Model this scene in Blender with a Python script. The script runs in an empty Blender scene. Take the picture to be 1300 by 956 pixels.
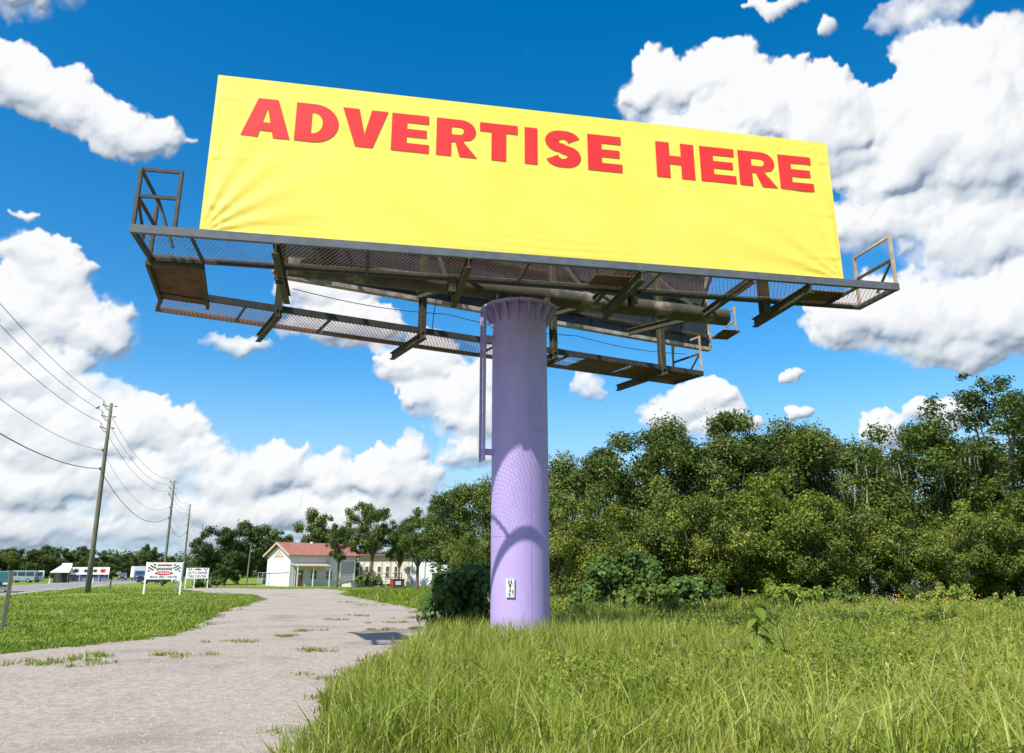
import bpy, math, random
import numpy as np
from mathutils import Vector
from mathutils.geometry import tessellate_polygon, delaunay_2d_cdt
random.seed(7); rng = np.random.default_rng(11)
scene = bpy.context.scene
col = scene.collection
R = math.radians

# ------------------------------------------------------------------ camera
FPX, TILT, EYE = 997.0, R(16.46), 1.6          # focal length in photo pixels (28 mm lens), tilt, eye height
cam = bpy.data.cameras.new('camera'); cam_o = bpy.data.objects.new('camera', cam); col.objects.link(cam_o)
cam.sensor_width = 36; cam.lens = 36*FPX/1300; cam.shift_y = -44.5/1300
cam.clip_start = .1; cam.clip_end = 6000
cam_o.location = (0, 0, EYE); cam_o.rotation_euler = (math.pi/2+TILT, 0, 0)
scene.camera = cam_o

# ------------------------------------------------------------------ sun, exposure
SUN_EL = R(49); SUN_H = Vector((-.6, -.8)).normalized()
SUN = Vector((SUN_H.x*math.cos(SUN_EL), SUN_H.y*math.cos(SUN_EL), math.sin(SUN_EL)))
sl = bpy.data.lights.new('sun', 'SUN'); sl.energy = 4.6; sl.angle = R(.53); sl.color = (1, .95, .87)
so = bpy.data.objects.new('sun', sl); col.objects.link(so)
so.rotation_euler = (-SUN).to_track_quat('-Z', 'Y').to_euler(); so.location = (-20, -30, 60)
scene.view_settings.view_transform = 'Standard'; scene.view_settings.look = 'None'
scene.view_settings.gamma = 1; scene.view_settings.use_curve_mapping = False
scene.view_settings.exposure = 0.62

# ------------------------------------------------------------------ pixel -> place
def ray(x, y):
    u = (x-650)/FPX; v = (433.5-y)/FPX
    return (u, math.cos(TILT)-v*math.sin(TILT), math.sin(TILT)+v*math.cos(TILT))
def atz(x, y, z=0.):
    r = ray(x, y); k = (z-EYE)/r[2]; return Vector((r[0]*k, r[1]*k, z))
def atY(x, y, Y):
    r = ray(x, y); k = Y/r[1]; return Vector((r[0]*k, Y, EYE+r[2]*k))
def pdir(x, y): return Vector(ray(x, y)).normalized()

# ------------------------------------------------------------------ world: sky with cumulus
def cumulus_map():
    """heaps of round puffs over the whole upper hemisphere, shaded by the sun: returns brightness and cover on an azimuth / elevation grid"""
    PD = 12; Wd, Hd = 360*PD, 90*PD
    r = np.random.default_rng(5)
    def vn(cx, cy):
        gq = r.random((cy+1, cx)); gq = np.concatenate([gq, gq[:, :1]], 1)
        def idx(n, c): t = np.linspace(0, c, n, endpoint=False); i = t.astype(int); f = t-i; return i, (f*f*(3-2*f)).astype(np.float32)
        ix, fx = idx(Wd, cx); iy, fy = idx(Hd, cy); gq = gq.astype(np.float32)
        row = gq[:, ix]*(1-fx)+gq[:, ix+1]*fx
        return row[iy]*(1-fy)[:, None]+row[iy+1]*fy[:, None]
    def fbm(c, octs, gain=.55):
        s = 0; a = 1.; t = 0
        for o in range(octs): s = s+a*vn(c*4*2**o, c*2**o); t += a; a *= gain
        return s/t-.5
    heaps = [(35,108,75,34),(165,172,52,28),(5,75,40,24),(95,140,45,24),(245,190,9,6),
             (50,345,48,42),(25,400,75,50),(115,425,52,36),(25,485,90,55),(70,560,110,55),(150,520,55,30),(190,545,62,38),(245,585,45,32),(30,620,70,40),(140,615,120,36),
             (290,618,55,32),(345,600,48,30),(260,655,140,28),(420,615,40,30),(400,655,90,24),(500,612,48,36),(520,580,24,26),(470,650,80,22),(545,615,30,24),(40,670,90,26),(180,680,80,20),
             (415,375,48,26),(440,415,68,26),(535,462,46,32),(575,505,62,34),(610,535,50,34),(600,578,34,22),(300,436,44,11),(35,278,16,6),(630,480,50,40),
             (835,118,45,40),(905,108,55,46),(975,135,75,56),(1045,165,52,60),(880,180,90,40),(1000,215,110,40),
             (1190,60,40,32),(1235,90,75,50),(1290,85,60,50),(1180,150,60,60),(1260,190,120,90),(1130,235,50,34),(1120,290,80,36),(1260,300,110,50),
             (1080,415,46,34),(1180,400,110,52),(1280,400,110,60),(1230,440,100,28),
             (1165,8,46,16),(1053,42,13,15),(1000,2,45,8),(1296,36,12,16),
             (750,491,20,13),(885,512,42,26),(850,525,34,16),(1012,526,18,11),(1003,473,11,8),(1118,545,24,22),(1190,525,38,17),(905,545,40,16)]
    HP = []
    for (x, y, a, b) in heaps:
        c = pdir(x, y); el = math.degrees(math.asin(c.z)); az = math.degrees(math.atan2(c.x, c.y))
        k = math.degrees(1/math.sqrt(FPX**2+(x-650)**2+(y-433.5)**2)); HP.append((az, el, a*k*1.05/max(.5, math.cos(R(el))), b*k*1.05))
    for i in range(150):                                   # the same broken cumulus all round, outside the picture
        az = r.uniform(36, 324); az = az-360 if az > 180 else az
        el = 3+60*r.random()**1.6; s = r.uniform(1.2, 4.2)*(.6+el/60)
        for j in range(r.integers(1, 5)): HP.append((az+r.normal()*s*1.2, el+r.normal()*s*.25, s*r.uniform(.7, 1.6), s*r.uniform(.5, .9)))
    Hf = np.full((Hd, Wd), -9., np.float32)                # height of the puffed surface, degrees
    Bs = np.zeros((Hd, Wd), np.float32); Ws = np.full((Hd, Wd), 1e-3, np.float32)
    def splat(az, el, rx, ry, z0, heap):
        x = (az+180)*PD; y = el*PD; ax, ay = rx*PD, ry*PD
        x0, x1 = int(x-ax-1), int(x+ax+2); y0, y1 = max(0, int(y-ay-1)), min(Hd, int(y+ay+2))
        if y1 <= y0: return
        X = np.arange(x0, x1); Y = np.arange(y0, y1)
        d = 1-((X-x)/ax)[None, :]**2-((Y-y)/ay)[:, None]**2
        h = np.where(d > 0, z0+np.sqrt(np.maximum(d, 0))*ry, -9.)
        cx = X % Wd; Hf[y0:y1, cx] = np.maximum(Hf[y0:y1, cx], h)
        if heap is not None:
            w = np.maximum(d, 0); bb_ = ((Y-y)/ay)[:, None]*np.ones_like(d)*heap
            Bs[y0:y1, cx] += w*bb_; Ws[y0:y1, cx] += w
    for (az, el, a, b) in HP:
        splat(az, el, a*1.25, b*1.25, -.9*b, min(1., b/2.2))
        splat(az, el, a*.8, b*.75, 0, None)
        n = int(14+22*min(2.5, a*b/5.))
        for j in range(n):
            t = r.uniform(-.25, math.pi+.25); q_ = r.uniform(.45, 1.0)
            if r.random() < .3: q_ = r.uniform(0, .6); t = r.uniform(-math.pi, math.pi)
            px_ = az+math.cos(t)*a*q_; py_ = el+math.sin(t)*b*q_*(1 if math.sin(t) > 0 else .55)
            rr = b*r.uniform(.14, .42)*(1.15-.45*q_); splat(px_, py_, rr*1.1/max(.5, math.cos(R(el))), rr, b*.55*math.sqrt(max(0, 1-q_*q_)), None)
            for k2 in range(2):
                tt = r.uniform(0, 2*math.pi); r2 = rr*r.uniform(.3, .55)
                splat(px_+math.cos(tt)*rr*.85, py_+math.sin(tt)*rr*.85, r2, r2, b*.55*math.sqrt(max(0, 1-q_*q_))+rr*.2, None)
    # bend everything by turbulence so that no outline stays round
    f1 = fbm(26, 6, .68); f2 = fbm(29, 6, .68)
    yy, xx = np.meshgrid(np.arange(Hd), np.arange(Wd), indexing='ij')
    xi = (xx+f1*46).astype(int) % Wd; yi = np.clip((yy+f2*36).astype(int), 0, Hd-1)
    Hf = Hf[yi, xi]; low = (Bs/Ws)[yi, xi]
    def blur(a, n):
        for _ in range(n):
            a = (np.roll(a, 1, 1)+2*a+np.roll(a, -1, 1))/4
            a = np.concatenate([(2*a[:1]+a[:1]+a[1:2])/4, (a[:-2]+2*a[1:-1]+a[2:])/4, (a[-2:-1]+3*a[-1:])/4], 0)
        return a
    fine = fbm(60, 6, .66); mid = fbm(14, 5, .6); wide = fbm(5, 3, .5); soft = np.clip(.45+3.2*fbm(9, 4, .55), .05, 1)
    Hc = np.maximum(Hf, -2.5)+fine*(1.0+1.6*soft)+mid*1.3+wide*.7
    w = .6+2.6*soft**1.5
    cover = np.clip((blur(Hc, 1)+.75+.8*soft**1.5)/w, 0, 1); cover = cover*cover*(3-2*cover)
    Hs = blur(Hc, 1); Hm = blur(np.maximum(Hf, -1.6)+mid*.9+fine*.5, 5); Hl = blur(np.maximum(Hf, -1.6)+mid*.8, 22)
    def shade(Hh, k):                                      # the sun stands behind the viewer's left shoulder, high
        gx = (np.roll(Hh, -1, 1)-np.roll(Hh, 1, 1))*(PD/2*k); gy = np.zeros_like(Hh); gy[1:-1] = (Hh[2:]-Hh[:-2])*(PD/2*k)
        return (gx*.38-gy*.62+.68)/np.sqrt(1+gx*gx+gy*gy)
    lit = .04+.30*shade(Hs, .12)+.42*shade(Hm, .22)+.42*shade(Hl, .55)
    lit = lit+.32*np.clip(low, -1.2, .35)+.34*mid+.12*fine+.30*wide-.13*np.clip((11-yy/PD)/9, 0, 1)
    return lit.astype(np.float32), cover.astype(np.float32), Wd, Hd

def build_world():
    w = bpy.data.worlds.new('World'); scene.world = w; w.use_nodes = True
    nt = w.node_tree; N = nt.nodes; L = nt.links; N.clear()
    def nd(t, **k):
        n = N.new(t)
        for a, b in k.items(): setattr(n, a, b)
        return n
    def put(s, v):
        if isinstance(v, bpy.types.NodeSocket): L.new(v, s)
        else: s.default_value = v
    def M(op, a, b=None):
        n = nd('ShaderNodeMath', operation=op); put(n.inputs[0], a)
        if b is not None: put(n.inputs[1], b)
        return n.outputs[0]
    def sstep(x, a, b, t0=0., t1=1.):
        n = nd('ShaderNodeMapRange', interpolation_type='SMOOTHSTEP'); put(n.inputs[0], x); put(n.inputs[1], a); put(n.inputs[2], b); put(n.inputs[3], t0); put(n.inputs[4], t1)
        return n.outputs[0]
    def mixc(f, a, b):
        n = nd('ShaderNodeMix', data_type='RGBA'); put(n.inputs[0], f); put(n.inputs[6], a); put(n.inputs[7], b); return n.outputs[2]
    lit, cover, Wd, Hd = cumulus_map()
    im = bpy.data.images.new('cumulus', Wd, Hd, alpha=False, float_buffer=True, is_data=True)
    im.pixels.foreach_set(np.stack([lit, cover, np.zeros_like(lit), np.ones_like(lit)], -1).ravel())
    tc = nd('ShaderNodeTexCoord'); sx = nd('ShaderNodeSeparateXYZ'); L.new(tc.outputs['Generated'], sx.inputs[0]); z = sx.outputs['Z']
    u = M('ADD', M('DIVIDE', M('ARCTAN2', sx.outputs['X'], sx.outputs['Y']), 2*math.pi), .5)
    v = M('DIVIDE', M('ARCSINE', M('MAXIMUM', z, .0)), math.pi/2)
    cv = nd('ShaderNodeCombineXYZ'); L.new(u, cv.inputs[0]); L.new(v, cv.inputs[1])
    ti = nd('ShaderNodeTexImage', image=im, interpolation='Linear', extension='EXTEND'); L.new(cv.outputs[0], ti.inputs[0])
    sc = nd('ShaderNodeSeparateColor'); L.new(ti.outputs['Color'], sc.inputs[0])
    sky = nd('ShaderNodeTexSky', sky_type='NISHITA'); sky.sun_disc = False
    sky.sun_elevation = SUN_EL; sky.sun_rotation = math.atan2(SUN.x, SUN.y)
    sky.altitude = 10; sky.air_density = 1.0; sky.dust_density = .35; sky.ozone_density = 2.2
    hs = nd('ShaderNodeHueSaturation'); hs.inputs['Saturation'].default_value = SKY_SAT; hs.inputs['Value'].default_value = SKY_VAL; hs.inputs['Hue'].default_value = .497
    L.new(sky.outputs[0], hs.inputs['Color'])
    cr = nd('ShaderNodeValToRGB'); e = cr.color_ramp.elements
    e[0].position = .12; e[0].color = (.26, .33, .43, 1); e[1].position = .86; e[1].color = (1, 1, 1, 1); x = e.new(.5); x.color = (.66, .72, .79, 1)
    L.new(sc.outputs[0], cr.inputs[0])
    cm = nd('ShaderNodeVectorMath', operation='SCALE'); L.new(cr.outputs[0], cm.inputs[0]); cm.inputs['Scale'].default_value = CLOUD
    hz = sstep(z, 0., .26, .85, 0.)                            # bright humid air near the horizon
    skyc = mixc(hz, hs.outputs[0], tuple(CLOUD*c for c in (.44, .62, .84))+(1,))
    fin = mixc(M('MULTIPLY', sc.outputs[1], .97), skyc, cm.outputs[0])
    bg = nd('ShaderNodeBackground'); L.new(fin, bg.inputs[0]); bg.inputs[1].default_value = .09
    out = nd('ShaderNodeOutputWorld'); L.new(bg.outputs[0], out.inputs[0])
    w.cycles.sampling_method = 'MANUAL'; w.cycles.sample_map_resolution = 512
SKY_SAT, SKY_VAL, CLOUD = 1.46, 1.34, 7.2
build_world()

# ------------------------------------------------------------------ tags
def tag(o, label=None, cat=None, group=None, kind=None):
    if label: o['label'] = label
    if cat: o['category'] = cat
    if group: o['group'] = group
    if kind: o['kind'] = kind
    return o
def empty(name, loc=(0, 0, 0), rz=0, sc=1):
    o = bpy.data.objects.new(name, None); col.objects.link(o); o.location = loc; o.rotation_euler.z = rz
    o.scale = (sc,)*3; o.empty_display_size = .2; return o
def link(name, me, parent=None):
    o = bpy.data.objects.new(name, me); col.objects.link(o)
    if parent is not None: o.parent = parent
    return o

# ------------------------------------------------------------------ materials
MATS = {}
def mat(name, c1, c2=None, rough=.7, scale=3., bump=0., bscale=20., metal=0., lo=.35, hi=.65, c3=None, s3=.6, lo3=.55, hi3=.75, det=6, spec=.35, stretch=None):
    if name in MATS: return MATS[name]
    m = bpy.data.materials.new(name); m.use_nodes = True; nt = m.node_tree; N = nt.nodes; L = nt.links
    b = N['Principled BSDF']; b.inputs['Roughness'].default_value = rough; b.inputs['Metallic'].default_value = metal
    b.inputs['Specular IOR Level'].default_value = spec
    geo = N.new('ShaderNodeNewGeometry'); vec = geo.outputs['Position']
    if stretch:
        mp = N.new('ShaderNodeVectorMath'); mp.operation = 'MULTIPLY'; L.new(vec, mp.inputs[0]); mp.inputs[1].default_value = stretch; vec = mp.outputs[0]
    def nz(sc):
        n = N.new('ShaderNodeTexNoise'); L.new(vec, n.inputs['Vector']); n.inputs['Scale'].default_value = sc; n.inputs['Detail'].default_value = det; n.inputs['Roughness'].default_value = .62
        return n.outputs['Fac']
    def rng_(f, a, c):
        n = N.new('ShaderNodeMapRange'); n.interpolation_type = 'SMOOTHSTEP'; L.new(f, n.inputs[0]); n.inputs[1].default_value = a; n.inputs[2].default_value = c; return n.outputs[0]
    def mx(f, a, c):
        n = N.new('ShaderNodeMix'); n.data_type = 'RGBA'; L.new(f, n.inputs[0])
        for k, v in ((6, a), (7, c)):
            if isinstance(v, bpy.types.NodeSocket): L.new(v, n.inputs[k])
            else: n.inputs[k].default_value = (*v, 1)
        return n.outputs[2]
    if c2 is not None:
        c = mx(rng_(nz(scale), lo, hi), c1, c2)
        if c3 is not None: c = mx(rng_(nz(s3), lo3, hi3), c, c3)
        L.new(c, b.inputs['Base Color'])
    else: b.inputs['Base Color'].default_value = (*c1, 1)
    if bump:
        bp = N.new('ShaderNodeBump'); bp.inputs['Strength'].default_value = bump; bp.inputs['Distance'].default_value = .02
        L.new(nz(bscale), bp.inputs['Height']); L.new(bp.outputs[0], b.inputs['Normal'])
    MATS[name] = m; return m

def leafmat(name, dark, light, warm, transl=.35, rough=.55, objvar=.25):
    """foliage: colour from a per-leaf tint, part of the light passes through"""
    m = bpy.data.materials.new(name); m.use_nodes = True; nt = m.node_tree; N = nt.nodes; L = nt.links
    b = N['Principled BSDF']; b.inputs['Roughness'].default_value = rough; b.inputs['Specular IOR Level'].default_value = .3
    at = N.new('ShaderNodeAttribute'); at.attribute_name = 'tint'
    cr = N.new('ShaderNodeValToRGB'); e = cr.color_ramp.elements
    e[0].position = 0; e[0].color = (*dark, 1); e[1].position = 1; e[1].color = (*warm, 1)
    x = e.new(.72); x.color = (*light, 1)
    L.new(at.outputs['Fac'], cr.inputs[0])
    oi = N.new('ShaderNodeObjectInfo'); hsv = N.new('ShaderNodeHueSaturation')
    mr = N.new('ShaderNodeMapRange'); L.new(oi.outputs['Random'], mr.inputs[0]); mr.inputs[3].default_value = 1-objvar; mr.inputs[4].default_value = 1+objvar
    mh = N.new('ShaderNodeMapRange'); L.new(oi.outputs['Random'], mh.inputs[0]); mh.inputs[3].default_value = .515; mh.inputs[4].default_value = .485
    L.new(mr.outputs[0], hsv.inputs['Value']); L.new(mh.outputs[0], hsv.inputs['Hue']); L.new(cr.outputs[0], hsv.inputs['Color'])
    L.new(hsv.outputs[0], b.inputs['Base Color'])
    tr = N.new('ShaderNodeBsdfTranslucent'); L.new(hsv.outputs[0], tr.inputs[0])
    mix = N.new('ShaderNodeMixShader'); mix.inputs[0].default_value = transl
    L.new(b.outputs[0], mix.inputs[1]); L.new(tr.outputs[0], mix.inputs[2]); L.new(mix.outputs[0], N['Material Output'].inputs[0])
    return m

# ------------------------------------------------------------------ mesh builder
class MB:
    def __init__(s): s.v = []; s.f = []
    def add(s, vs, fs):
        k = len(s.v); s.v += [tuple(v) for v in vs]; s.f += [tuple(i+k for i in f) for f in fs]; return s
    def box(s, c, size, ax=None):
        """ax: three unit vectors (defaults to world axes)"""
        c = Vector(c); a = ax or (Vector((1, 0, 0)), Vector((0, 1, 0)), Vector((0, 0, 1)))
        h = [Vector(a[i])*(size[i]/2) for i in range(3)]
        vs = [c+h[0]*i+h[1]*j+h[2]*k for k in (-1, 1) for j in (-1, 1) for i in (-1, 1)]
        return s.add(vs, [(0, 2, 3, 1), (4, 5, 7, 6), (0, 1, 5, 4), (2, 6, 7, 3), (0, 4, 6, 2), (1, 3, 7, 5)])
    def beam(s, p0, p1, w, h, up=(0, 0, 1)):
        p0 = Vector(p0); p1 = Vector(p1); d = (p1-p0); l = d.length; d.normalize()
        sd = d.cross(Vector(up))
        if sd.length < 1e-4: sd = d.cross(Vector((0, 1, 0)))
        sd.normalize(); u = sd.cross(d)
        return s.box((p0+p1)/2, (l, w, h), (d, sd, u))
    def tube(s, pts, r, n=8, caps=True):
        pts = [Vector(p) for p in pts]; rs = r if isinstance(r, (list, tuple)) else [r]*len(pts); k = len(s.v); ref = None
        for i, p in enumerate(pts):
            t = (pts[min(i+1, len(pts)-1)]-pts[max(i-1, 0)]).normalized()
            if ref is None: ref = t.orthogonal().normalized()
            ref = (ref-t*ref.dot(t)).normalized(); b = t.cross(ref)
            for j in range(n):
                a = 2*math.pi*j/n; s.v.append(tuple(p+(ref*math.cos(a)+b*math.sin(a))*rs[i]))
        for i in range(len(pts)-1):
            for j in range(n): s.f.append((k+i*n+j, k+i*n+(j+1) % n, k+(i+1)*n+(j+1) % n, k+(i+1)*n+j))
        if caps: s.f.append(tuple(k+j for j in reversed(range(n)))); s.f.append(tuple(k+(len(pts)-1)*n+j for j in range(n)))
        return s
    def prism(s, loops, o, ex, ey, ez, depth):
        """flat shape with holes: loops of 2-D points, on axes ex, ey, thickened along ez"""
        o, ex, ey, ez = Vector(o), Vector(ex), Vector(ey), Vector(ez)
        flat = [p for l in loops for p in l]; n = len(flat)
        tri = tessellate_polygon([[Vector((p[0], p[1], 0)) for p in l] for l in loops])
        k = len(s.v)
        for dz in (0, depth): s.v += [tuple(o+ex*p[0]+ey*p[1]+ez*dz) for p in flat]
        s.f += [tuple(k+i for i in t) for t in tri] + [tuple(k+n+i for i in reversed(t)) for t in tri]
        b = k
        for l in loops:
            m = len(l)
            for i in range(m): j = (i+1) % m; s.f.append((b+i, b+j, b+n+j, b+n+i))
            b += m
        return s
    def mesh(s, name, m, smooth=False, org=(0, 0, 0)):
        me = bpy.data.meshes.new(name); o = Vector(org)
        me.from_pydata([tuple(Vector(v)-o) for v in s.v], [], s.f); me.validate(); me.materials.append(m)
        if smooth: me.polygons.foreach_set('use_smooth', [True]*len(me.polygons))
        me.update(); return me
    def build(s, name, m, parent=None, smooth=False, org=None):
        """vertices are given in world coordinates; a part hangs on its thing's Empty"""
        if org is None:
            org = Vector((0, 0, 0)); p = parent
            while p is not None: org = org+Vector(p.location); p = p.parent
        o = link(name, s.mesh(name, m, smooth, org), parent); return o
    def thing(s, name, m, label, cat, group=None, smooth=False):
        c = Vector(s.v[0]); 
        o = link(name, s.mesh(name, m, smooth, c)); o.location = c; tag(o, label, cat, group); return o

def np_mesh(name, verts, quads=None, tris=None, mats=(), tint=None):
    me = bpy.data.meshes.new(name); nv = len(verts); nq = 0 if quads is None else len(quads); nt_ = 0 if tris is None else len(tris)
    me.vertices.add(nv); me.vertices.foreach_set('co', np.asarray(verts, np.float32).ravel())
    me.loops.add(nq*4+nt_*3); me.polygons.add(nq+nt_)
    li = np.concatenate([x.ravel() for x in ((quads if nq else np.zeros((0,), int)), (tris if nt_ else np.zeros((0,), int)))]).astype(np.int32)
    ls = np.concatenate([np.arange(nq)*4, nq*4+np.arange(nt_)*3]).astype(np.int32)
    me.loops.foreach_set('vertex_index', li); me.polygons.foreach_set('loop_start', ls)
    me.update(calc_edges=True)
    for m in mats: me.materials.append(m)
    if tint is not None:
        a = me.attributes.new('tint', 'FLOAT', 'POINT'); a.data.foreach_set('value', np.asarray(tint, np.float32))
    return me

# ------------------------------------------------------------------ ground
MOUND = (-32.2, 63.)
def gh(x, y):
    x = np.asarray(x, float); y = np.asarray(y, float)
    f = np.clip((140-np.abs(y-40))/60, 0, 1)*np.clip((75-np.abs(x))/25, 0, 1)
    h = .05*np.sin(x*.37+1.3)*np.sin(y*.29+.4)+.035*np.sin(x*.17-y*.23)
    return h*f + .24*np.exp(-((x-MOUND[0])**2+(y-MOUND[1])**2)/9.)
def axis(a, b, step, far):
    return np.concatenate([-np.array(far[::-1])+a, np.arange(a, b+.01, step), b+np.array(far)])
xs = axis(-72, 60, 1., [6, 16, 40, 100, 250, 700, 2500]); ys = axis(-12, 130, 1., [6, 16, 40, 100, 250, 700, 2500])
GX, GY = np.meshgrid(xs, ys); nx, ny = len(xs), len(ys)
idx = np.arange(nx*ny).reshape(ny, nx)
q = np.stack([idx[:-1, :-1], idx[:-1, 1:], idx[1:, 1:], idx[1:, :-1]], -1).reshape(-1, 4)
M_soil = mat('meadow_soil', (.13, .185, .026), (.20, .25, .045), rough=.95, scale=1.3, bump=.6, bscale=14, c3=(.16, .13, .07), s3=.5, lo3=.6, hi3=.8, spec=.1)
g = link('ground', np_mesh('ground', np.stack([GX.ravel(), GY.ravel(), gh(GX.ravel(), GY.ravel())], 1), quads=q, mats=[M_soil])); tag(g, kind='structure')

def inpoly(px, py, poly):
    ins = np.zeros(len(px), bool); n = len(poly)
    for i in range(n):
        x0, y0 = poly[i]; x1, y1 = poly[(i+1) % n]
        if y0 == y1: continue
        c = ((y0 > py) != (y1 > py)) & (px < (x1-x0)*(py-y0)/(y1-y0)+x0); ins ^= c
    return ins
def sheet(name, poly, lift, m, step=1.2, rag=0.):
    """a ground sheet: densified ragged outline, filled and laid on the terrain"""
    pts = []
    for i in range(len(poly)):
        a = Vector(poly[i]); b = Vector(poly[(i+1) % len(poly)]); d = b-a; n = max(1, int(d.length/.3)) if rag else max(1, int(d.length/step))
        n = min(n, 240); nn = Vector((d.y, -d.x)).normalized() if d.length else Vector((0, 0))
        for k in range(n):
            t = k/n; p = a+d*t
            if rag: p = p+nn*rag*(math.sin(p.x*2.3+p.y*1.7)*.5+math.sin(p.x*5.1-p.y*3.9)*.35+random.uniform(-.45, .45))
            pts.append(p)
    P = [(p.x, p.y) for p in pts]; A = np.array(P); nb = len(P)
    gx, gy = np.meshgrid(np.arange(A[:, 0].min(), A[:, 0].max(), step), np.arange(A[:, 1].min(), A[:, 1].max(), step))
    gx = gx.ravel(); gy = gy.ravel(); k = inpoly(gx, gy, P)
    vs = [Vector(p) for p in P]+[Vector((a, b)) for a, b in zip(gx[k], gy[k])]
    r = delaunay_2d_cdt(vs, [(i, (i+1) % nb) for i in range(nb)], [], 0, 1e-5)
    V = np.array([(v.x, v.y) for v in r[0]]); F = np.array([f for f in r[2] if len(f) == 3])
    cen = V[F].mean(1); F = F[inpoly(cen[:, 0], cen[:, 1], P)]
    o = link(name, np_mesh(name, np.column_stack([V, gh(V[:, 0], V[:, 1])+lift]), tris=F, mats=[m])); tag(o, kind='structure'); return o, P

def g2(x, y): p = atz(x, y); return (p.x, p.y)
M_gravel = mat('pale_shell_gravel', (.29, .245, .21), (.41, .355, .31), rough=.95, scale=9, bump=.9, bscale=45, c3=(.225, .19, .16), s3=.42, lo3=.47, hi3=.75, det=9, spec=.15)
lot_poly = [(-45, 4), (-28, 11.2), g2(0, 836), g2(60, 827), g2(120, 820), g2(190, 810), g2(235, 800), g2(262, 788), g2(283, 777), g2(312, 768), g2(335, 761), g2(322, 756.5), g2(285, 753.5), g2(245, 750.5),
            g2(228, 747.2), g2(270, 746.6), g2(330, 747.2), g2(400, 747.5), g2(445, 750), g2(436, 756), g2(470, 761), g2(500, 767), g2(530, 775), g2(556, 787), g2(572, 802), g2(560, 812), g2(520, 826), g2(470, 845), g2(430, 862),
            (-2.35, 10.8), (-1.9, 8.4), (-1.6, 5), (-1, -9), (-45, -9)]
lot, LOT = sheet('gravel_lot', lot_poly, .015, M_gravel, rag=.16)
# the highway on the left
rd = Vector((-.319, .948)).normalized(); rn = Vector((.948, .319)).normalized()
def road_strip(name, o0, o1, t0, t1, lift, m):
    a = [rn*o0+rd*t0, rn*o0+rd*t1, rn*o1+rd*t1, rn*o1+rd*t0]
    return sheet(name, [(p.x, p.y) for p in a], lift, m, step=4.)[0]
M_asph = mat('sunbleached_asphalt', (.20, .19, .195), (.27, .26, .26), rough=.9, scale=6, bump=.3, bscale=60, c3=(.16, .155, .16), s3=.3, spec=.2)
M_paint = mat('road_paint', (.72, .72, .70), (.5, .5, .48), rough=.8, scale=8)
M_ypaint = mat('yellow_road_paint', (.68, .48, .06), (.5, .36, .07), rough=.8, scale=8)
M_verge = mat('worn_shoulder', (.44, .41, .35), (.30, .29, .19), rough=.95, scale=3, bump=.5, bscale=30)
road_strip('road_shoulder', -16.9, -28.6, -140, 560, .012, M_verge)
road_strip('road', -17.7, -27.8, -140, 560, .03, M_asph)
road_strip('road_edge_line', -18.35, -18.5, -140, 560, .036, M_paint)
road_strip('road_edge_line', -27.0, -27.15, -140, 560, .036, M_paint)
road_strip('road_centre_line', -22.65, -22.77, -140, 560, .036, M_ypaint)

# ------------------------------------------------------------------ the billboard
C0 = Vector((.77, 16.20)); YAW = R(11.2); POLE = Vector((.19, 19.0)); PR = .685
bd = Vector((math.cos(YAW), math.sin(YAW))); bn = Vector((-math.sin(YAW), math.cos(YAW)))      # along the face, away from the viewer
VA = R(17.5); kd = bd*math.cos(VA)+bn*math.sin(VA); kn = -bd*math.sin(VA)+bn*math.cos(VA)       # the rear face of the V
B0 = C0+bd*-4.15+bn*3.96+kn*.45
def bl(s, q, z): p = C0+bd*s+bn*q; return Vector((p.x, p.y, z))
def bk(t, o, z): p = B0+kd*t+kn*o; return Vector((p.x, p.y, z))
D3 = Vector((bd.x, bd.y, 0)); N3 = Vector((bn.x, bn.y, 0)); U3 = Vector((0, 0, 1)); KD3 = Vector((kd.x, kd.y, 0)); KN3 = Vector((kn.x, kn.y, 0))
def face_sz(x, y, q=0.):
    r = Vector(ray(x, y)); k = (q+C0.dot(bn))/(r.x*bn.x+r.y*bn.y); p = r*k
    return (Vector((p.x, p.y))-C0).dot(bd), p.z+EYE
ZW = 7.86                                               # walkway level
M_purple = mat('purple_paint', (.39, .30, .60), (.43, .335, .62), rough=.55, scale=2.2, bump=.05, bscale=30, c3=(.44, .35, .62), s3=.8, lo3=.5, hi3=.8, stretch=(1, 1, .35))
M_vinyl = mat('yellow_vinyl', (.83, .665, .095), (.85, .69, .12), rough=.5, scale=.6, spec=.4)
M_red = mat('red_print', (.70, .028, .03), (.74, .035, .035), rough=.5, scale=.7)
M_steel = mat('dark_weathered_steel', (.035, .038, .042), (.055, .055, .052), rough=.7, scale=5, bump=.2, bscale=40, c3=(.10, .065, .04), s3=2.5, lo3=.58, hi3=.74)
M_rail = mat('shade_darkened_grey_steel', (.085, .10, .125), (.115, .13, .15), rough=.6, scale=4, bump=.1, bscale=30, c3=(.16, .11, .075), s3=3, lo3=.66, hi3=.8)  # base colour darkened and blued to carry the shade on the rails
M_moss = mat('shade_darkened_algae_steel', (.045, .046, .030), (.075, .072, .040), rough=.85, scale=4, bump=.3, bscale=30, c3=(.09, .06, .04), s3=1.5)  # algae tone, deepened so the colour itself holds the steel's shade
M_rust = mat('rusted_plate', (.13, .06, .028), (.07, .04, .025), rough=.9, scale=3.5, bump=.4, bscale=30, c3=(.20, .14, .08), s3=2.2, lo3=.6, hi3=.8)
M_mesh = mat('rusty_grating', (.25, .14, .09), (.18, .12, .09), rough=.8, scale=1.6, metal=.1, c3=(.26, .25, .24), s3=.7, lo3=.55, hi3=.7)
M_lip = mat('sunlit_grating_edge', (.42, .36, .30), (.30, .22, .17), rough=.8, scale=3)  # paler tone paints the sunlit look of the inner lip into the colour
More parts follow.
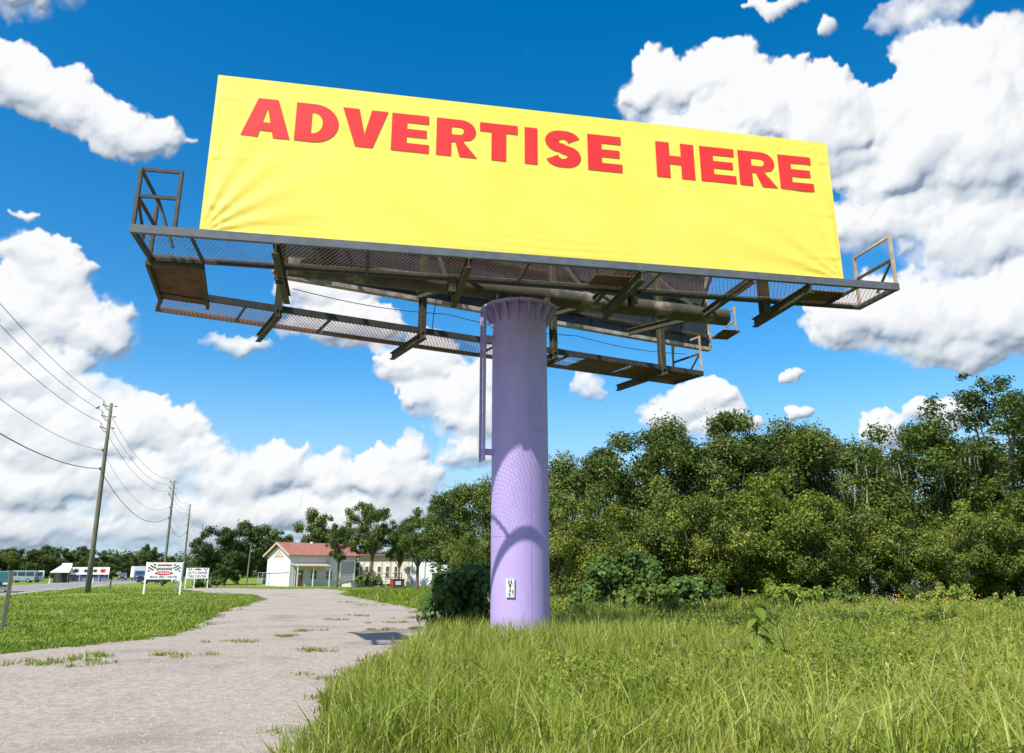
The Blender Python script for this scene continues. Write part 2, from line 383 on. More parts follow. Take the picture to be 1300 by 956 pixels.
M_pipe = mat('weathered_pipe', (.05, .047, .034), (.085, .08, .055), rough=.75, scale=2.2, bump=.2, bscale=25, c3=(.30, .26, .23), s3=.9, lo3=.56, hi3=.72)
M_backp = mat('dark_panel_back', (.022, .028, .04), (.035, .04, .05), rough=.5, scale=3)
M_trim = mat('pale_panel_trim', (.45, .44, .41), (.25, .19, .14), rough=.7, scale=3)
M_white = mat('white_paint', (.74, .75, .75), (.68, .68, .67), rough=.55, scale=3)
M_black = mat('black_print', (.02, .02, .022), rough=.6)

bb = empty('billboard', (POLE.x, POLE.y, 0))
tag(bb, 'big yellow billboard lettered in red on a thick purple steel column', 'billboard')
ZT = 8.06
b = MB(); pc = lambda a, r, z: Vector((POLE.x+r*math.cos(a), POLE.y+r*math.sin(a), z))
nseg = 72; zz = [-.3, 1.5, 3.2, 4.9, 6.6, ZT-.02]
for z in zz:
    for j in range(nseg): b.v.append(tuple(pc(2*math.pi*j/nseg, PR, z)))
for i in range(len(zz)-1):
    for j in range(nseg): b.f.append((i*nseg+j, i*nseg+(j+1) % nseg, (i+1)*nseg+(j+1) % nseg, (i+1)*nseg+j))
column = b.build('column', M_purple, bb, smooth=True)
b = MB(); ring = []
fr = PR+.30
for z in (ZT-.05, ZT):
    b.v += [tuple(pc(2*math.pi*(j+.5)/12, fr, z)) for j in range(12)]
b.f += [tuple(range(11, -1, -1)), tuple(range(12, 24))]+[(j, (j+1) % 12, 12+(j+1) % 12, 12+j) for j in range(12)]
b.build('top_flange', M_purple, column)
for j in range(18):                                     # gussets under the flange
    a = 2*math.pi*(j+.3)/18; rd_ = Vector((math.cos(a), math.sin(a), 0)); td = Vector((-math.sin(a), math.cos(a), 0))
    MB().prism([[(PR-.01, -.42), (PR-.01, 0), (fr-.06, 0), (fr-.06, -.05), (PR+.02, -.42)]], Vector((POLE.x, POLE.y, ZT-.052))-td*.009, rd_, U3, td, .018).build('gusset', M_purple, column)
sa = math.atan2(-.94, .34)                              # weld seam down the column
MB().beam(pc(sa, PR, 0), pc(sa, PR, ZT-.06), .02, .012, up=(math.cos(sa), math.sin(sa), 0)).build('weld_seam', M_purple, column)
for zw in (2.42, 4.86):                                 # faint girth welds
    MB().tube([pc(2*math.pi*j/48, PR+.001, zw) for j in range(49)], .007, 5, caps=False).build('girth_weld', M_purple, column)
# number plate with its dark characters
pa = math.atan2(-.95, -.32); pr_ = Vector((math.cos(pa), math.sin(pa), 0)); pt = Vector((-math.sin(pa), math.cos(pa), 0)); pz = 1.29
p0 = Vector((POLE.x, POLE.y, pz))+pr_*(PR+.03)
M_plate = mat('plate_enamel', (.60, .64, .60), (.52, .55, .50), rough=.5, scale=20)
plate = MB().box(p0, (.20, .025, .40), (pt, pr_, U3)).build('number_plate', M_plate, bb)
b = MB(); fo = p0+pr_*.014
for (x, z, w, h) in ((-.03, .155, .02, .05), (.03, .155, .02, .05), (0, .12, .075, .014), (-.03, .10, .02, .04), (.035, .10, .02, .04), (0, .055, .045, .055), (0, .02, .035, .02), (.005, -.03, .03, .03), (-.012, -.065, .02, .04), (.01, -.075, .04, .016), (.012, -.12, .045, .018), (.02, -.145, .02, .05), (0, -.17, .02, .03),
                     (-.065, .10, .03, .008), (-.065, .05, .03, .008), (-.065, -.08, .022, .09), (-.06, -.15, .03, .008)):
    b.box(fo+pt*(-x)+U3*z, (w, .004, h), (pt, pr_, U3))
tag(b.build('characters', M_black, plate), kind='stuff')
# ladder on the left flank
la = math.atan2(-.35, -.94); lr = Vector((math.cos(la), math.sin(la), 0)); lt = Vector((-math.sin(la), math.cos(la), 0))
lp = Vector((POLE.x, POLE.y, 0))+lr*(PR+.28)
b = MB()
for sgn in (-1, 1): b.beam(lp+lt*.13*sgn+U3*4.15, lp+lt*.13*sgn+U3*8.0, .03, .07, up=lr)
z = 4.35
while z < 8: b.tube([lp-lt*.13+U3*z, lp+lt*.13+U3*z], .012, 6); z += .3
b.build('ladder', M_purple, bb)
for z in (4.38, 7.2): MB().beam(lp+U3*z, lp-lr*.30+U3*z, .1, .14).build('ladder_bracket', M_purple, bb)

# --- front face: stretched vinyl with wrinkles
W, Z0, Z1 = 14.63, 8.27, 12.03
def wrinkle(s, z):
    u = s+W/2; v = z-Z0; h = Z1-Z0; w = 0.
    for (cx, cz, amp, n, reach) in ((0, 0, .022, 9, 1.5), (W, 0, .026, 8, 1.7), (0, h, .012, 8, .55), (W, h, .010, 8, .5)):
        dx, dz = abs(u-cx), abs(v-cz); r = math.hypot(dx, dz)
        w += amp*math.sin(math.atan2(dz, dx+1e-6)*n*2.2+r*.7)*math.exp(-r/reach)*min(1, r*3)
    for (cz, amp) in ((.62, .02), (1.75, .018), (3.2, .016)):                       # ties along the sides
        w += amp*math.exp(-abs(v-cz-.08*u)*9)*math.exp(-u*2.2)*math.sin((v-cz)*20+.5)
        w += amp*math.exp(-abs(v-cz)*9)*math.exp(-(W-u)*2.5)*math.sin((v-cz)*22+1)
    w += .008*math.sin(v*34+.7*math.sin(u*1.9)+u*.3)*math.exp(-v*3.2)*(.5+.5*math.sin(u*.9+1))
    w += .006*math.sin(u*.55+.8)*math.sin(v*.85)
    return w
nu, nv = 300, 78; vs = []; fs = []
for j in range(nv+1):
    for i in range(nu+1):
        s = -W/2+W*i/nu; z = Z0+(Z1-Z0)*j/nv
        edge = min(i, nu-i, j*2, (nv-j)*2)
        vs.append(bl(s, -wrinkle(s, z) if edge > 1 else .0, z))
for j in range(nv):
    for i in range(nu): k = j*(nu+1)+i; fs.append((k, k+1, k+nu+2, k+nu+1))
b = MB().add(vs, fs)
# folded-over rim
e = MB()
for (a0, a1) in (((-W/2, Z0), (W/2, Z0)), ((W/2, Z0), (W/2, Z1)), ((W/2, Z1), (-W/2, Z1)), ((-W/2, Z1), (-W/2, Z0))):
    b.add([bl(a0[0], 0, a0[1]), bl(a1[0], 0, a1[1]), bl(a1[0], .14, a1[1]), bl(a0[0], .14, a0[1])], [(3, 2, 1, 0)])
vinyl = b.build('front_panel', M_vinyl, bb, smooth=False)
vinyl.data.polygons.foreach_set('use_smooth', [len(vinyl.data.polygons)-4 > i for i in range(len(vinyl.data.polygons))])
MB().box(bl(0, .20, (Z0+Z1)/2), (W-.06, .10, Z1-Z0-.06), (D3, N3, U3)).build('panel_backing', M_backp, bb)
def arc(cx, cy, rx, ry, a0, a1, n=14): return [(cx+rx*math.cos(R(a0+(a1-a0)*i/n)), cy+ry*math.sin(R(a0+(a1-a0)*i/n))) for i in range(n+1)]
ST, AR = .36, .225
def glyph(c, w):
    if c == 'E': return [[(0, 0), (w, 0), (w, AR), (ST, AR), (ST, .395), (w*.93, .395), (w*.93, .605), (ST, .605), (ST, 1-AR), (w*.98, 1-AR), (w*.98, 1), (0, 1)]]
    if c == 'H': return [[(0, 0), (ST, 0), (ST, .385), (w-ST, .385), (w-ST, 0), (w, 0), (w, 1), (w-ST, 1), (w-ST, .625), (ST, .625), (ST, 1), (0, 1)]]
    if c == 'T': return [[(w/2-ST/2, 0), (w/2+ST/2, 0), (w/2+ST/2, 1-.24), (w, 1-.24), (w, 1), (0, 1), (0, 1-.24), (w/2-ST/2, 1-.24)]]
    if c == 'I': return [[(0, 0), (w, 0), (w, 1), (0, 1)]]
    if c == 'A':
        x = lambda y: .37+(w/2-.37)*y/.80
        return [[(0, 0), (.37, 0), (x(.17), .17), (w-x(.17), .17), (w-.37, 0), (w, 0), (w/2+.22, 1), (w/2-.22, 1)], [(x(.38), .38), (w-x(.38), .38), (w/2, .77)]]
    if c == 'V': return [[(0, 1), (w/2-.2, 0), (w/2+.2, 0), (w, 1), (w-.38, 1), (w/2, .33), (.38, 1)]]
    if c == 'D': return [[(0, 0)]+arc(w-.56, .5, .56, .5, -90, 90)+[(0, 1)], [(ST, .225)]+arc(w-.58, .5, .22, .275, -90, 90)+[(ST, .775)]]
    if c == 'R': return [[(0, 0), (ST, 0), (ST, .385), (ST+.10, .385), (w-.43, 0), (w, 0), (w-.36, .43)]+arc(w-.40, .70, .36, .30, -50, 90)+[(0, 1)], [(ST, .585)]+arc(w-.43, .69, .10, .105, -90, 90, 8)+[(ST, .795)]]
    if c == 'S':
        cen = arc(w/2, .705, w/2-.175, .185, 12, 262, 22)+arc(w/2, .295, w/2-.175, .185, 82, -168, 22)
        Lh, Rh = [], []
        for i, p in enumerate(cen):
            a = cen[max(i-1, 0)]; c2 = cen[min(i+1, len(cen)-1)]; tx, ty = c2[0]-a[0], c2[1]-a[1]; l = math.hypot(tx, ty); tx /= l; ty /= l
            th = .11+.065*abs(ty); Lh.append((p[0]-ty*th, p[1]+tx*th)); Rh.append((p[0]+ty*th, p[1]-tx*th))
        return ('strip', Lh, Rh)
spans = [('A', 305, 368, 172), ('D', 375, 430, 156), ('V', 434, 492, 160), ('E', 497, 545, 167), ('R', 554, 606, 173), ('T', 609, 657, 180), ('I', 666, 682, 182), ('S', 692, 737, 188), ('E', 746, 789, 193),
         ('H', 833, 881, 206), ('E', 889, 933, 211), ('R', 938, 985, 217), ('E', 989, 1031, 222)]
zb = (face_sz(306, 171)[1]+face_sz(1030, 244)[1])/2; zt = (face_sz(343, 126.5)[1]+face_sz(1005, 198)[1])/2; ch = zt-zb
for (c, xa, xb, ym) in spans:
    sa_, sb_ = face_sz(xa, ym)[0], face_sz(xb, ym)[0]
    gl_ = glyph(c, (sb_-sa_)/ch); b = MB(); o_ = bl(sa_, -.014, zb)
    if gl_[0] == 'strip':
        n_ = len(gl_[1]); b.v = [tuple(o_+D3*ch*p[0]+U3*ch*p[1]) for p in gl_[1]+gl_[2]]; b.f = [(i, n_+i, n_+i+1, i+1) for i in range(n_-1)]
    else: b.prism(gl_, o_, D3*ch, U3*ch, N3, .003)
    for i, v_ in enumerate(b.v):                        # printed on the vinyl: follow its folds
        p_ = Vector(v_); s_ = (Vector((p_.x, p_.y))-C0).dot(bd); dq = (Vector((p_.x, p_.y))-C0).dot(bn)+.014
        b.v[i] = tuple(bl(s_, -wrinkle(s_, p_.z)-.012+dq, p_.z))
    b.build('letter', M_red, vinyl)

# --- walkways
def grating(P, L0, L1, W0, W1, pu, pv, t=.016, th=.008):
    """diamond mesh: P(u, v) gives the place"""
    b = MB(); sl_ = pu/pv; Wd = W1-W0; run = Wd*sl_
    for sg in (1, -1):
        u = L0-run
        while u < L1+run:
            a0, a1 = u, u+run*sg; v0, v1 = W0, W1
            lo, hi = L0, L1
            t0, t1 = 0., 1.; dv = a1-a0
            if dv: 
                tt = sorted(((lo-a0)/dv, (hi-a0)/dv)); t0 = max(t0, tt[0]); t1 = min(t1, tt[1])
            if t1-t0 > .02: b.beam(P(a0+dv*t0, v0+Wd*t0), P(a0+dv*t1, v0+Wd*t1), t, th)
            u += pu
    return b
def ibeam(b, p0, p1, h, w, tf=.02):
    p0, p1 = Vector(p0), Vector(p1)
    b.beam(p0, p1, .016, h-2*tf)
    for s_ in (-1, 1): b.beam(p0+U3*s_*(h-tf)/2, p1+U3*s_*(h-tf)/2, w, tf)
def cage(parent, P, uE, sgn, v0, v1, face=.0, h=1.24):
    """guard rail round a walkway end: P(u, v, z); sgn points outward along the walkway"""
    zs = ZW+.05; m = M_steel if sgn < 0 else M_lip  # left cage gets darker steel as painted shade, right cage the pale tone
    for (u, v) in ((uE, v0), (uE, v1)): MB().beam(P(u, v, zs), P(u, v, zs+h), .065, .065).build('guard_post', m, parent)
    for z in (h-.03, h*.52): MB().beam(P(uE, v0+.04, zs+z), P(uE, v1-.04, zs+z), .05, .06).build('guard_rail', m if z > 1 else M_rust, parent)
    MB().beam(P(uE, v0+.05, zs+h*.5), P(uE-sgn*.05, v0+(v1-v0)*.45, zs+.02), .045, .045).build('brace', M_steel, parent)
    if face:
        uf = uE-sgn*face
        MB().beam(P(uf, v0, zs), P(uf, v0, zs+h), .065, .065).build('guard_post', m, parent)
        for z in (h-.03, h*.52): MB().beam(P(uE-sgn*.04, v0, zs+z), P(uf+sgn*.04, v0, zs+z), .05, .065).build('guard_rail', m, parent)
        MB().beam(P(uE-sgn*.03, v1-.06, zs+h-.05), P(uf+sgn*.25, v1-.3, zs+.05), .05, .05).build('brace', M_steel, parent)
FL, FR_ = -8.33, 8.0
fw = empty('front_walkway', (0, 0, 0)); fw.parent = bb
FP = lambda u, v, z=ZW: bl(u, v, z)
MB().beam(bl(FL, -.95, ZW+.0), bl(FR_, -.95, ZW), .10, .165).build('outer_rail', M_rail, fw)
MB().beam(bl(FL, .46, ZW-.02), bl(FR_, .46, ZW-.02), .06, .10).build('inner_rail', M_steel, fw)
MB().beam(bl(FL+.04, -.90, ZW-.02), bl(FL+.04, .43, ZW-.02), .08, .11).build('end_beam', M_steel, fw)
MB().beam(bl(FR_-.04, -.90, ZW-.02), bl(FR_-.04, .43, ZW-.02), .08, .11).build('end_beam', M_steel, fw)
tag(grating(lambda u, v: bl(u, v, ZW-.01), FL+.08, FR_-.08, -.89, .20, .095, .19, t=.007, th=.005).build('grating', M_mesh, fw), kind='stuff')
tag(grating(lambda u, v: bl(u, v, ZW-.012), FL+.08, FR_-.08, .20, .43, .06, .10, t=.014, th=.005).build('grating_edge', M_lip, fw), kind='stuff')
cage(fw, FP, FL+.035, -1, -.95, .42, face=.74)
cage(fw, FP, FR_-.035, 1, -.95, .42)
for s in (-7.25, -3.9, -.6, 2.3, 4.4, 7.0):             # cross bars under the grating
    MB().beam(bl(s, -.89, ZW-.05), bl(s, .42, ZW-.05), .05, .06).build('cross_bar', M_steel, fw)
for s in (1.5, 6.55): MB().box(bl(s, .0, ZW+.012), (1.0, .75, .012), (D3, N3, U3)).build('rust_sheet', M_rust, fw)
arms = []
for (x, y, qe) in ((350, 309, 2.05), (597, 325, 1.55), (814, 347, 1.75), (1027, 363, 1.6)):
    p = atz(x, y, ZW-.12); s = (Vector((p.x, p.y))-C0).dot(bd); arms.append(s)
    b = MB(); ibeam(b, bl(s, -1.0, ZW-.20), bl(s, qe, ZW-.20), .22, .14); b.build('bracket_arm', M_moss, fw)
for s in (-5.72, -2.05, 2.15, 5.45):                    # uprights behind the front face
    b = MB(); b.beam(bl(s, .48, ZW-.35), bl(s, .48, Z1-.3), .02, .26, up=N3)
    for o in (-.13, .13): b.beam(bl(s, .48+o, ZW-.35), bl(s, .48+o, Z1-.3), .16, .02, up=N3)
    b.build('upright', M_moss, bb)
for z in (8.55, 9.6, 10.7, 11.7): MB().beam(bl(-7.1, .29, z), bl(7.1, .29, z), .07, .12).build('stringer', M_trim, bb)

# --- torsion pipe and its saddles
PZ = 8.50; pa0 = R(7.6)
def pp(t, z=PZ, side=0.): 
    a = bd*math.cos(pa0)+bn*math.sin(pa0); n = -bd*math.sin(pa0)+bn*math.cos(pa0); p = POLE+a*t+n*side; return Vector((p.x, p.y, z))
b = MB(); b.tube([pp(-5.75), pp(6.15)], .235, 28); b.build('torsion_pipe', M_pipe, bb, smooth=False)
for p_ in bb.children[-1].data.polygons: p_.use_smooth = len(p_.vertices) == 4
for t in (-.62, .62, -.0): MB().box(pp(t, ZT+.13), (.10, .9, .26), (pp(1)-pp(0), (pp(0, PZ, 1)-pp(0)), U3)).build('saddle', M_moss, bb)
for t in (-5.0, -1.9, 2.0, 5.3):                        # outriggers from the pipe to both faces
    a = pp(t, PZ-.05, -.2); f = bl(t, .62, PZ-.05); b = MB(); ibeam(b, a, f, .20, .12); b.build('outrigger', M_moss, bb)
    c = (Vector((pp(t).x, pp(t).y))-B0).dot(kd); b = MB(); ibeam(b, pp(t, PZ+.02, .2), bk(c, -.42, PZ+.35), .20, .12); b.build('outrigger', M_moss, bb)
    MB().beam(pp(t, PZ+.1), bl(t, .55, 11.2), .07, .07).build('diagonal_brace', M_steel, bb)
    MB().beam(pp(t, PZ+.1), bk(c, -.4, 11.6), .07, .07).build('diagonal_brace', M_steel, bb)

# --- rear face
KZ0, KZ1 = 8.98, 12.64; KT0, KT1 = -2.0, 12.6; kc = (KT0+KT1)/2
MB().box(bk(kc, .16, (KZ0+KZ1)/2), (KT1-KT0-.05, .05, KZ1-KZ0-.05), (KD3, KN3, U3)).build('rear_panel_skin', M_white, bb)
nb_ = 12
for i in range(nb_):                                    # the sections seen from behind
    t0 = KT0+.03+(KT1-KT0-.06)*i/nb_; t1 = KT0+.03+(KT1-KT0-.06)*(i+1)/nb_
    MB().box(bk((t0+t1)/2, .06, (KZ0+KZ1)/2), (t1-t0-.03, .07, KZ1-KZ0-.06), (KD3, KN3, U3)).build('rear_panel_section', M_backp, bb)
MB().beam(bk(KT0, .08, KZ0-.05), bk(KT1, .08, KZ0-.05), .20, .11).build('rear_panel_trim', M_trim, bb)
for t in (KT0, KT1): MB().beam(bk(t, .08, KZ0+.01), bk(t, .08, KZ1), .10, .2, up=KN3).build('rear_panel_trim', M_trim, bb)
for z in (9.35, 10.5, 11.6): MB().beam(bk(KT0+.1, -.05, z), bk(KT1-.1, -.05, z), .06, .10).build('stringer', M_moss, bb)
rw = empty('rear_walkway', (0, 0, 0)); rw.parent = bb
RL, RR_ = -4.6, 11.75
RP = lambda u, v, z=ZW: bk(u, v, z)
MB().beam(bk(RL, -.45, ZW), bk(RR_, -.45, ZW), .09, .16).build('inner_rail', M_steel, rw)
MB().beam(bk(RL, .95, ZW-.02), bk(RR_, .95, ZW-.02), .08, .11).build('outer_rail', M_mesh, rw)
for u in (RL+.04, RR_-.04): MB().beam(bk(u, -.40, ZW-.02), bk(u, .90, ZW-.02), .08, .11).build('end_beam', M_steel, rw)
tag(grating(lambda u, v: bk(u, v, ZW-.01), RL+.08, RR_-.08, -.40, .91, .10, .17, t=.010).build('grating', M_mesh, rw), kind='stuff')
cage(rw, RP, RR_-.03, 1, -.43, .93)
MB().box(bk(10.4, .25, ZW+.02), (2.5, 1.2, .014), (KD3, KN3, U3)).build('rust_sheet', M_rust, rw)
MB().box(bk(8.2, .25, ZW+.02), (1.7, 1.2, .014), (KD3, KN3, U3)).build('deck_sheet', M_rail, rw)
for u in (-2.7, -.6, 4.2, 6.6): MB().beam(bk(u, -.40, ZW-.05), bk(u, .9, ZW-.05), .05, .06).build('cross_bar', M_steel, rw)
for (x, y) in ((366, 382), (553, 414), (716, 445), (858, 466)):
    p = atz(x, y, ZW-.15); t = (Vector((p.x, p.y))-B0).dot(kd)
    b = MB(); ibeam(b, bk(t, -.75, ZW-.19), bk(t, 1.75 if x < 800 else 1.9, ZW-.19), .2, .14); b.build('bracket_arm', M_moss, rw)
    b = MB(); b.beam(bk(t, -.52, ZW-.3), bk(t, -.52, 12.3), .02, .2, up=KN3)
    for o in (-.1, .1): b.beam(bk(t, -.52+o, ZW-.3), bk(t, -.52+o, 12.3), .15, .02, up=KN3)
    b.build('upright', M_moss, bb)
b = MB(); pts = [bk(-1.6+i*(11.2+1.6)/24, -.35, ZW+.62-.12*math.sin(math.pi*((i/8.) % 1))) for i in range(25)]; b.tube(pts, .011, 5); b.build('safety_cable', M_steel, rw)
for t in (2.2, 6.0, 10.6): MB().tube([bk(t, -.38, ZW+.05), bk(t+.04, -.36, ZW+.5), bk(t+.1, -.38, ZW+1.0)], .012, 5).build('cable_hanger', M_steel, rw)
# bridge plate between the two walkways at the closed end of the V
pl = [bl(-8.36, .52, ZW-.05), bl(-7.28, .52, ZW-.05), bl(-7.62, 3.30, ZW-.05), bl(-8.62, 3.0, ZW-.05)]
b = MB(); b.add(pl+[p+U3*.03 for p in pl], [(0, 1, 2, 3), (7, 6, 5, 4)]+[(i, i+4, (i+1) % 4+4, (i+1) % 4) for i in range(4)]); b.build('bridge_plate', M_rust, bb)
for i in (0, 1, 3): MB().beam(pl[i]-U3*.05, pl[(i+1) % 4]-U3*.05, .07, .12).build('bridge_edge', M_moss, bb)
# little platform at the right end of the pipe
pe = pp(6.15)
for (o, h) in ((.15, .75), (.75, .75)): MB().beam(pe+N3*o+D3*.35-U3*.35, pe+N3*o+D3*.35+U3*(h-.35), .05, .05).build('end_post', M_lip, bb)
MB().box(pe+N3*.42+D3*.16-U3*.37, (.5, .8, .04), (D3, N3, U3)).build('end_step', M_rust, bb)
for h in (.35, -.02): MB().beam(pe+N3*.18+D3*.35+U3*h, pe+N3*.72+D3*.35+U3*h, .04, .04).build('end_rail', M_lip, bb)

# ------------------------------------------------------------------ utility poles and wires
M_wood = mat('weathered_pole_wood', (.115, .115, .08), (.18, .175, .125), rough=.9, scale=6, bump=.4, bscale=40, stretch=(3, 3, .25), c3=(.10, .11, .07), s3=1.2)
M_iron = mat('galvanised_iron', (.10, .10, .10), (.16, .16, .16), rough=.6, scale=10)
M_porc = mat('insulator_porcelain', (.55, .55, .55), rough=.3)
M_wire = mat('overhead_wire', (.03, .03, .035), rough=.6)
def util_pole(bx, by, tx, ty, Y, lean_note, hfrac, n):
    base = atY(bx, by, Y); base.z = float(gh(base.x, base.y)); top = atY(tx, ty, Y)
    top.x = base.x+(top.x-base.x)*.55                       # a slight real lean, the rest is perspective
    o = empty('utility_pole', tuple(base)); tag(o, lean_note, 'utility pole', 'wooden utility poles along the highway')
    H = top.z-base.z; r0 = .0115*H
    MB().tube([base+(top-base)*t for t in (-.02, .25, .5, .75, 1)], [r0*1.25, r0*1.1, r0, r0*.85, r0*.72], 14).build('shaft', M_wood, o, smooth=True)
    att = []; ax = (top-base).normalized(); side = Vector((-rn.x, -rn.y, 0))
    for k, f in enumerate((.985, .925, .862)):
        p = base+(top-base)*f
        if n < 2:
            b = MB(); b.tube([p, p+side*.28-ax*.05, p+side*.62+ax*.10], .035, 6); b.tube([p-ax*.42, p+side*.3-ax*.30, p+side*.62+ax*.08], .028, 6); b.build('standoff_bracket', M_iron, o)
            b = MB()
            for i in range(4): b.tube([p+side*(.62+.001*i)+ax*(.10+.09*i), p+side*.62+ax*(.16+.09*i)], [.085, .055], 10)
            ins = b.build('insulator', M_porc, o)
            MB().tube([p-side*(r0*1.4), p-side*(r0*1.4+.22)], .05, 8).build('guy_clamp', M_iron, o)
        else:
            MB().beam(p, p+side*.62, .06, .06).build('standoff_bracket', M_iron, o)
        att.append(p+side*.62+ax*.45)
    for f in (.74, .64):
        p = base+(top-base)*f; MB().box(p+side*(r0+.05), (.12, .12, .2)).build('cable_clamp', M_iron, o); att.append(p+side*(r0+.1))
    return att
pl1 = util_pole(111, 752, 138, 512, 63., 'nearest and tallest wooden utility pole, leaning right on the roadside lawn', 1, 0)
pl2 = util_pole(206, 745, 221, 610, 111., 'second wooden utility pole, its foot behind the checkered white sign', 1, 1)
pl3 = util_pole(231, 741, 241, 640, 148., 'third wooden utility pole, between the two white roadside signs', 1, 2)
pl4 = util_pole(252, 736, 256, 665, 208., 'farthest thin utility pole, just left of the dark tree clump', 1, 3)
wl = ['topmost overhead wire strung along the tops of the utility poles', 'second overhead wire down, carrying a pale marker ball by the nearest pole', 'third overhead wire from the top on the utility poles',
      'fourth overhead wire, a thin cable below the insulators', 'lowest and thickest overhead cable, sagging beside the nearest pole']
exitpx = [(0, 388), (0, 448), (0, 487), (0, 536), (0, 574)]
for k in range(5):
    # the span toward the viewer runs parallel to the road and leaves the picture on the left
    a = pl1[k]; s0 = Vector((a.x-rd.x*46, a.y-rd.y*46, a.z-1.1))
    b = MB(); chain = [s0, pl1[k], pl2[k], pl3[k], pl4[k]]; pts = []
    for i in range(4):
        p, q_ = chain[i], chain[i+1]; sag = (.9, 1.6, 1.3, 1.6)[i]*(1+.25*(k > 2))
        for j in range(14): t = j/14; pts.append(p.lerp(q_, t)-U3*sag*4*t*(1-t))
    pts.append(chain[-1]); b.tube(pts, (.016, .016, .016, .014, .028)[k], 5)
    b.thing('overhead_wire', M_wire, wl[k], 'wire', 'overhead wires')
w1 = pl1[1]-Vector((rd.x, rd.y, 0))*2.2-U3*.12
b = MB(); b.tube([w1-U3*.17, w1-U3*.12, w1, w1+U3*.12, w1+U3*.17], [.03, .13, .18, .13, .03], 12); b.thing('marker_ball', M_porc, 'small pale ball on the second wire left of the nearest pole', 'marker ball', smooth=True)

# ------------------------------------------------------------------ text
def text_loops(body, size, bold=.02):
    cu = bpy.data.curves.new('t', 'FONT'); cu.body = body; cu.size = size; cu.offset = bold*size; cu.resolution_u = 2; cu.fill_mode = 'BOTH'
    ob = bpy.data.objects.new('t', cu); col.objects.link(ob); bpy.context.view_layer.update()
    me = bpy.data.meshes.new_from_object(ob.evaluated_get(bpy.context.evaluated_depsgraph_get()))
    vs = [tuple(v.co) for v in me.vertices]; fs = [tuple(p.vertices) for p in me.polygons]
    bpy.data.objects.remove(ob); bpy.data.curves.remove(cu); bpy.data.meshes.remove(me); return vs, fs
def write(parent, body, o, ex, ez, width, height, m, name='lettering'):
    vs, fs = text_loops(body, 1.)
    X = [v[0] for v in vs]; Y = [v[1] for v in vs]; x0, x1, y0, y1 = min(X), max(X), min(Y), max(Y)
    b = MB(); b.add([Vector(o)+ex*((v[0]-x0)/(x1-x0)-.5)*width+U3*((v[1]-y0)/(y1-y0)-.5)*height+ez*.004 for v in vs], fs)
    ob = b.build(name, m, parent); tag(ob, kind='stuff'); return ob

# ------------------------------------------------------------------ the two roadside signs
M_signred = mat('sign_red', (.55, .02, .035), (.5, .03, .04), rough=.5, scale=4)
M_signw = mat('sign_white', (.80, .81, .82), (.76, .77, .78), rough=.5, scale=4)
def panel_axes(rz): return Vector((math.cos(rz), math.sin(rz), 0)), Vector((math.sin(rz), -math.cos(rz), 0))
c = atz(205, 755.3); Ys = c.y; rz = R(14); ex, ez = panel_axes(rz)
s1 = empty('roadside_sign', (c.x, c.y, 0)); tag(s1, 'white roadside sign with checkered flags and a red logo, on tall white legs', 'sign', 'white roadside signs')
kx = Ys*math.cos(TILT)/FPX
wS = 42*kx/math.cos(rz); top = atY(205, 714, Ys).z; bot = atY(205, 735.5, Ys).z; cz = (top+bot)/2; hS = top-bot
o = Vector((c.x, c.y, 0))
for sx in (-1, 1):
    MB().box(o+ex*sx*wS*.49+U3*(top/2), (.12, .1, top+.05), (ex, ez, U3)).build('leg', M_signw, s1)
MB().box(o+ex*wS*.32-ez*.75+U3*(bot/2+.1), (.1, .1, bot), (ex, ez, U3)).build('rear_leg', M_signw, s1)
MB().beam(o+ex*wS*.49+U3*.62-ez*.05, o+ex*wS*.32-ez*.7+U3*.62, .06, .08).build('leg_tie', M_signw, s1)
pn = MB().box(o+ez*.08+U3*cz, (wS*.97, .05, hS), (ex, ez, U3)).build('panel', M_signw, s1)
fo = o+ez*.106+U3*cz
ov = lambda cx, cy, rx, ry, n=20: [(cx+rx*math.cos(2*math.pi*i/n), cy+ry*math.sin(2*math.pi*i/n)) for i in range(n)]
for (y0, w_, h_) in ((.33*hS, .40*wS, .10*hS),): MB().prism([[(-w_/2, -h_/2), (w_/2, -h_/2), (w_/2, h_/2), (-w_/2, h_/2)]], fo+U3*y0, ex, U3, ez, .006).build('logo_bar', M_signred, pn)
MB().prism([ov(0, 0, .25*wS, .115*hS)], fo-U3*.14*hS, ex, U3, ez, .006).build('logo_oval', M_signred, pn)
b = MB()
for i in range(9):                                      # the outlined name: too blurred to read, kept as its block shapes
    b.box(fo+ex*((i-4)*.048*wS)+U3*(.11*hS)+ez*.004, (.034*wS, .006, .15*hS), (ex, ez, (U3+ex*.25).normalized()))
tag(b.build('logo_name', mat('sign_grey_ink', (.10, .10, .11), rough=.6), pn), kind='stuff')
b = MB()
for i in range(7): b.box(fo+ex*((i-3)*.05*wS)-U3*(.14*hS)+ez*.012, (.036*wS, .004, .07*hS), (ex, ez, U3))
tag(b.build('logo_oval_lettering', M_signw, pn), kind='stuff')
for sx in (-1, 1):
    b = MB()
    for i in range(4):
        for j in range(4):
            if (i+j) % 2 == 0: b.box(fo+ex*sx*(.27+.05*i)*wS+U3*(.36-.09*j-.03*i)*hS+ez*.004, (.05*wS, .006, .085*hS), (ex, ez, U3))
    tag(b.build('checkered_flag', M_black, pn), kind='stuff')
write(pn, '863-291-0075', fo-U3*.36*hS, ex, ez, .74*wS, .12*hS, M_black)

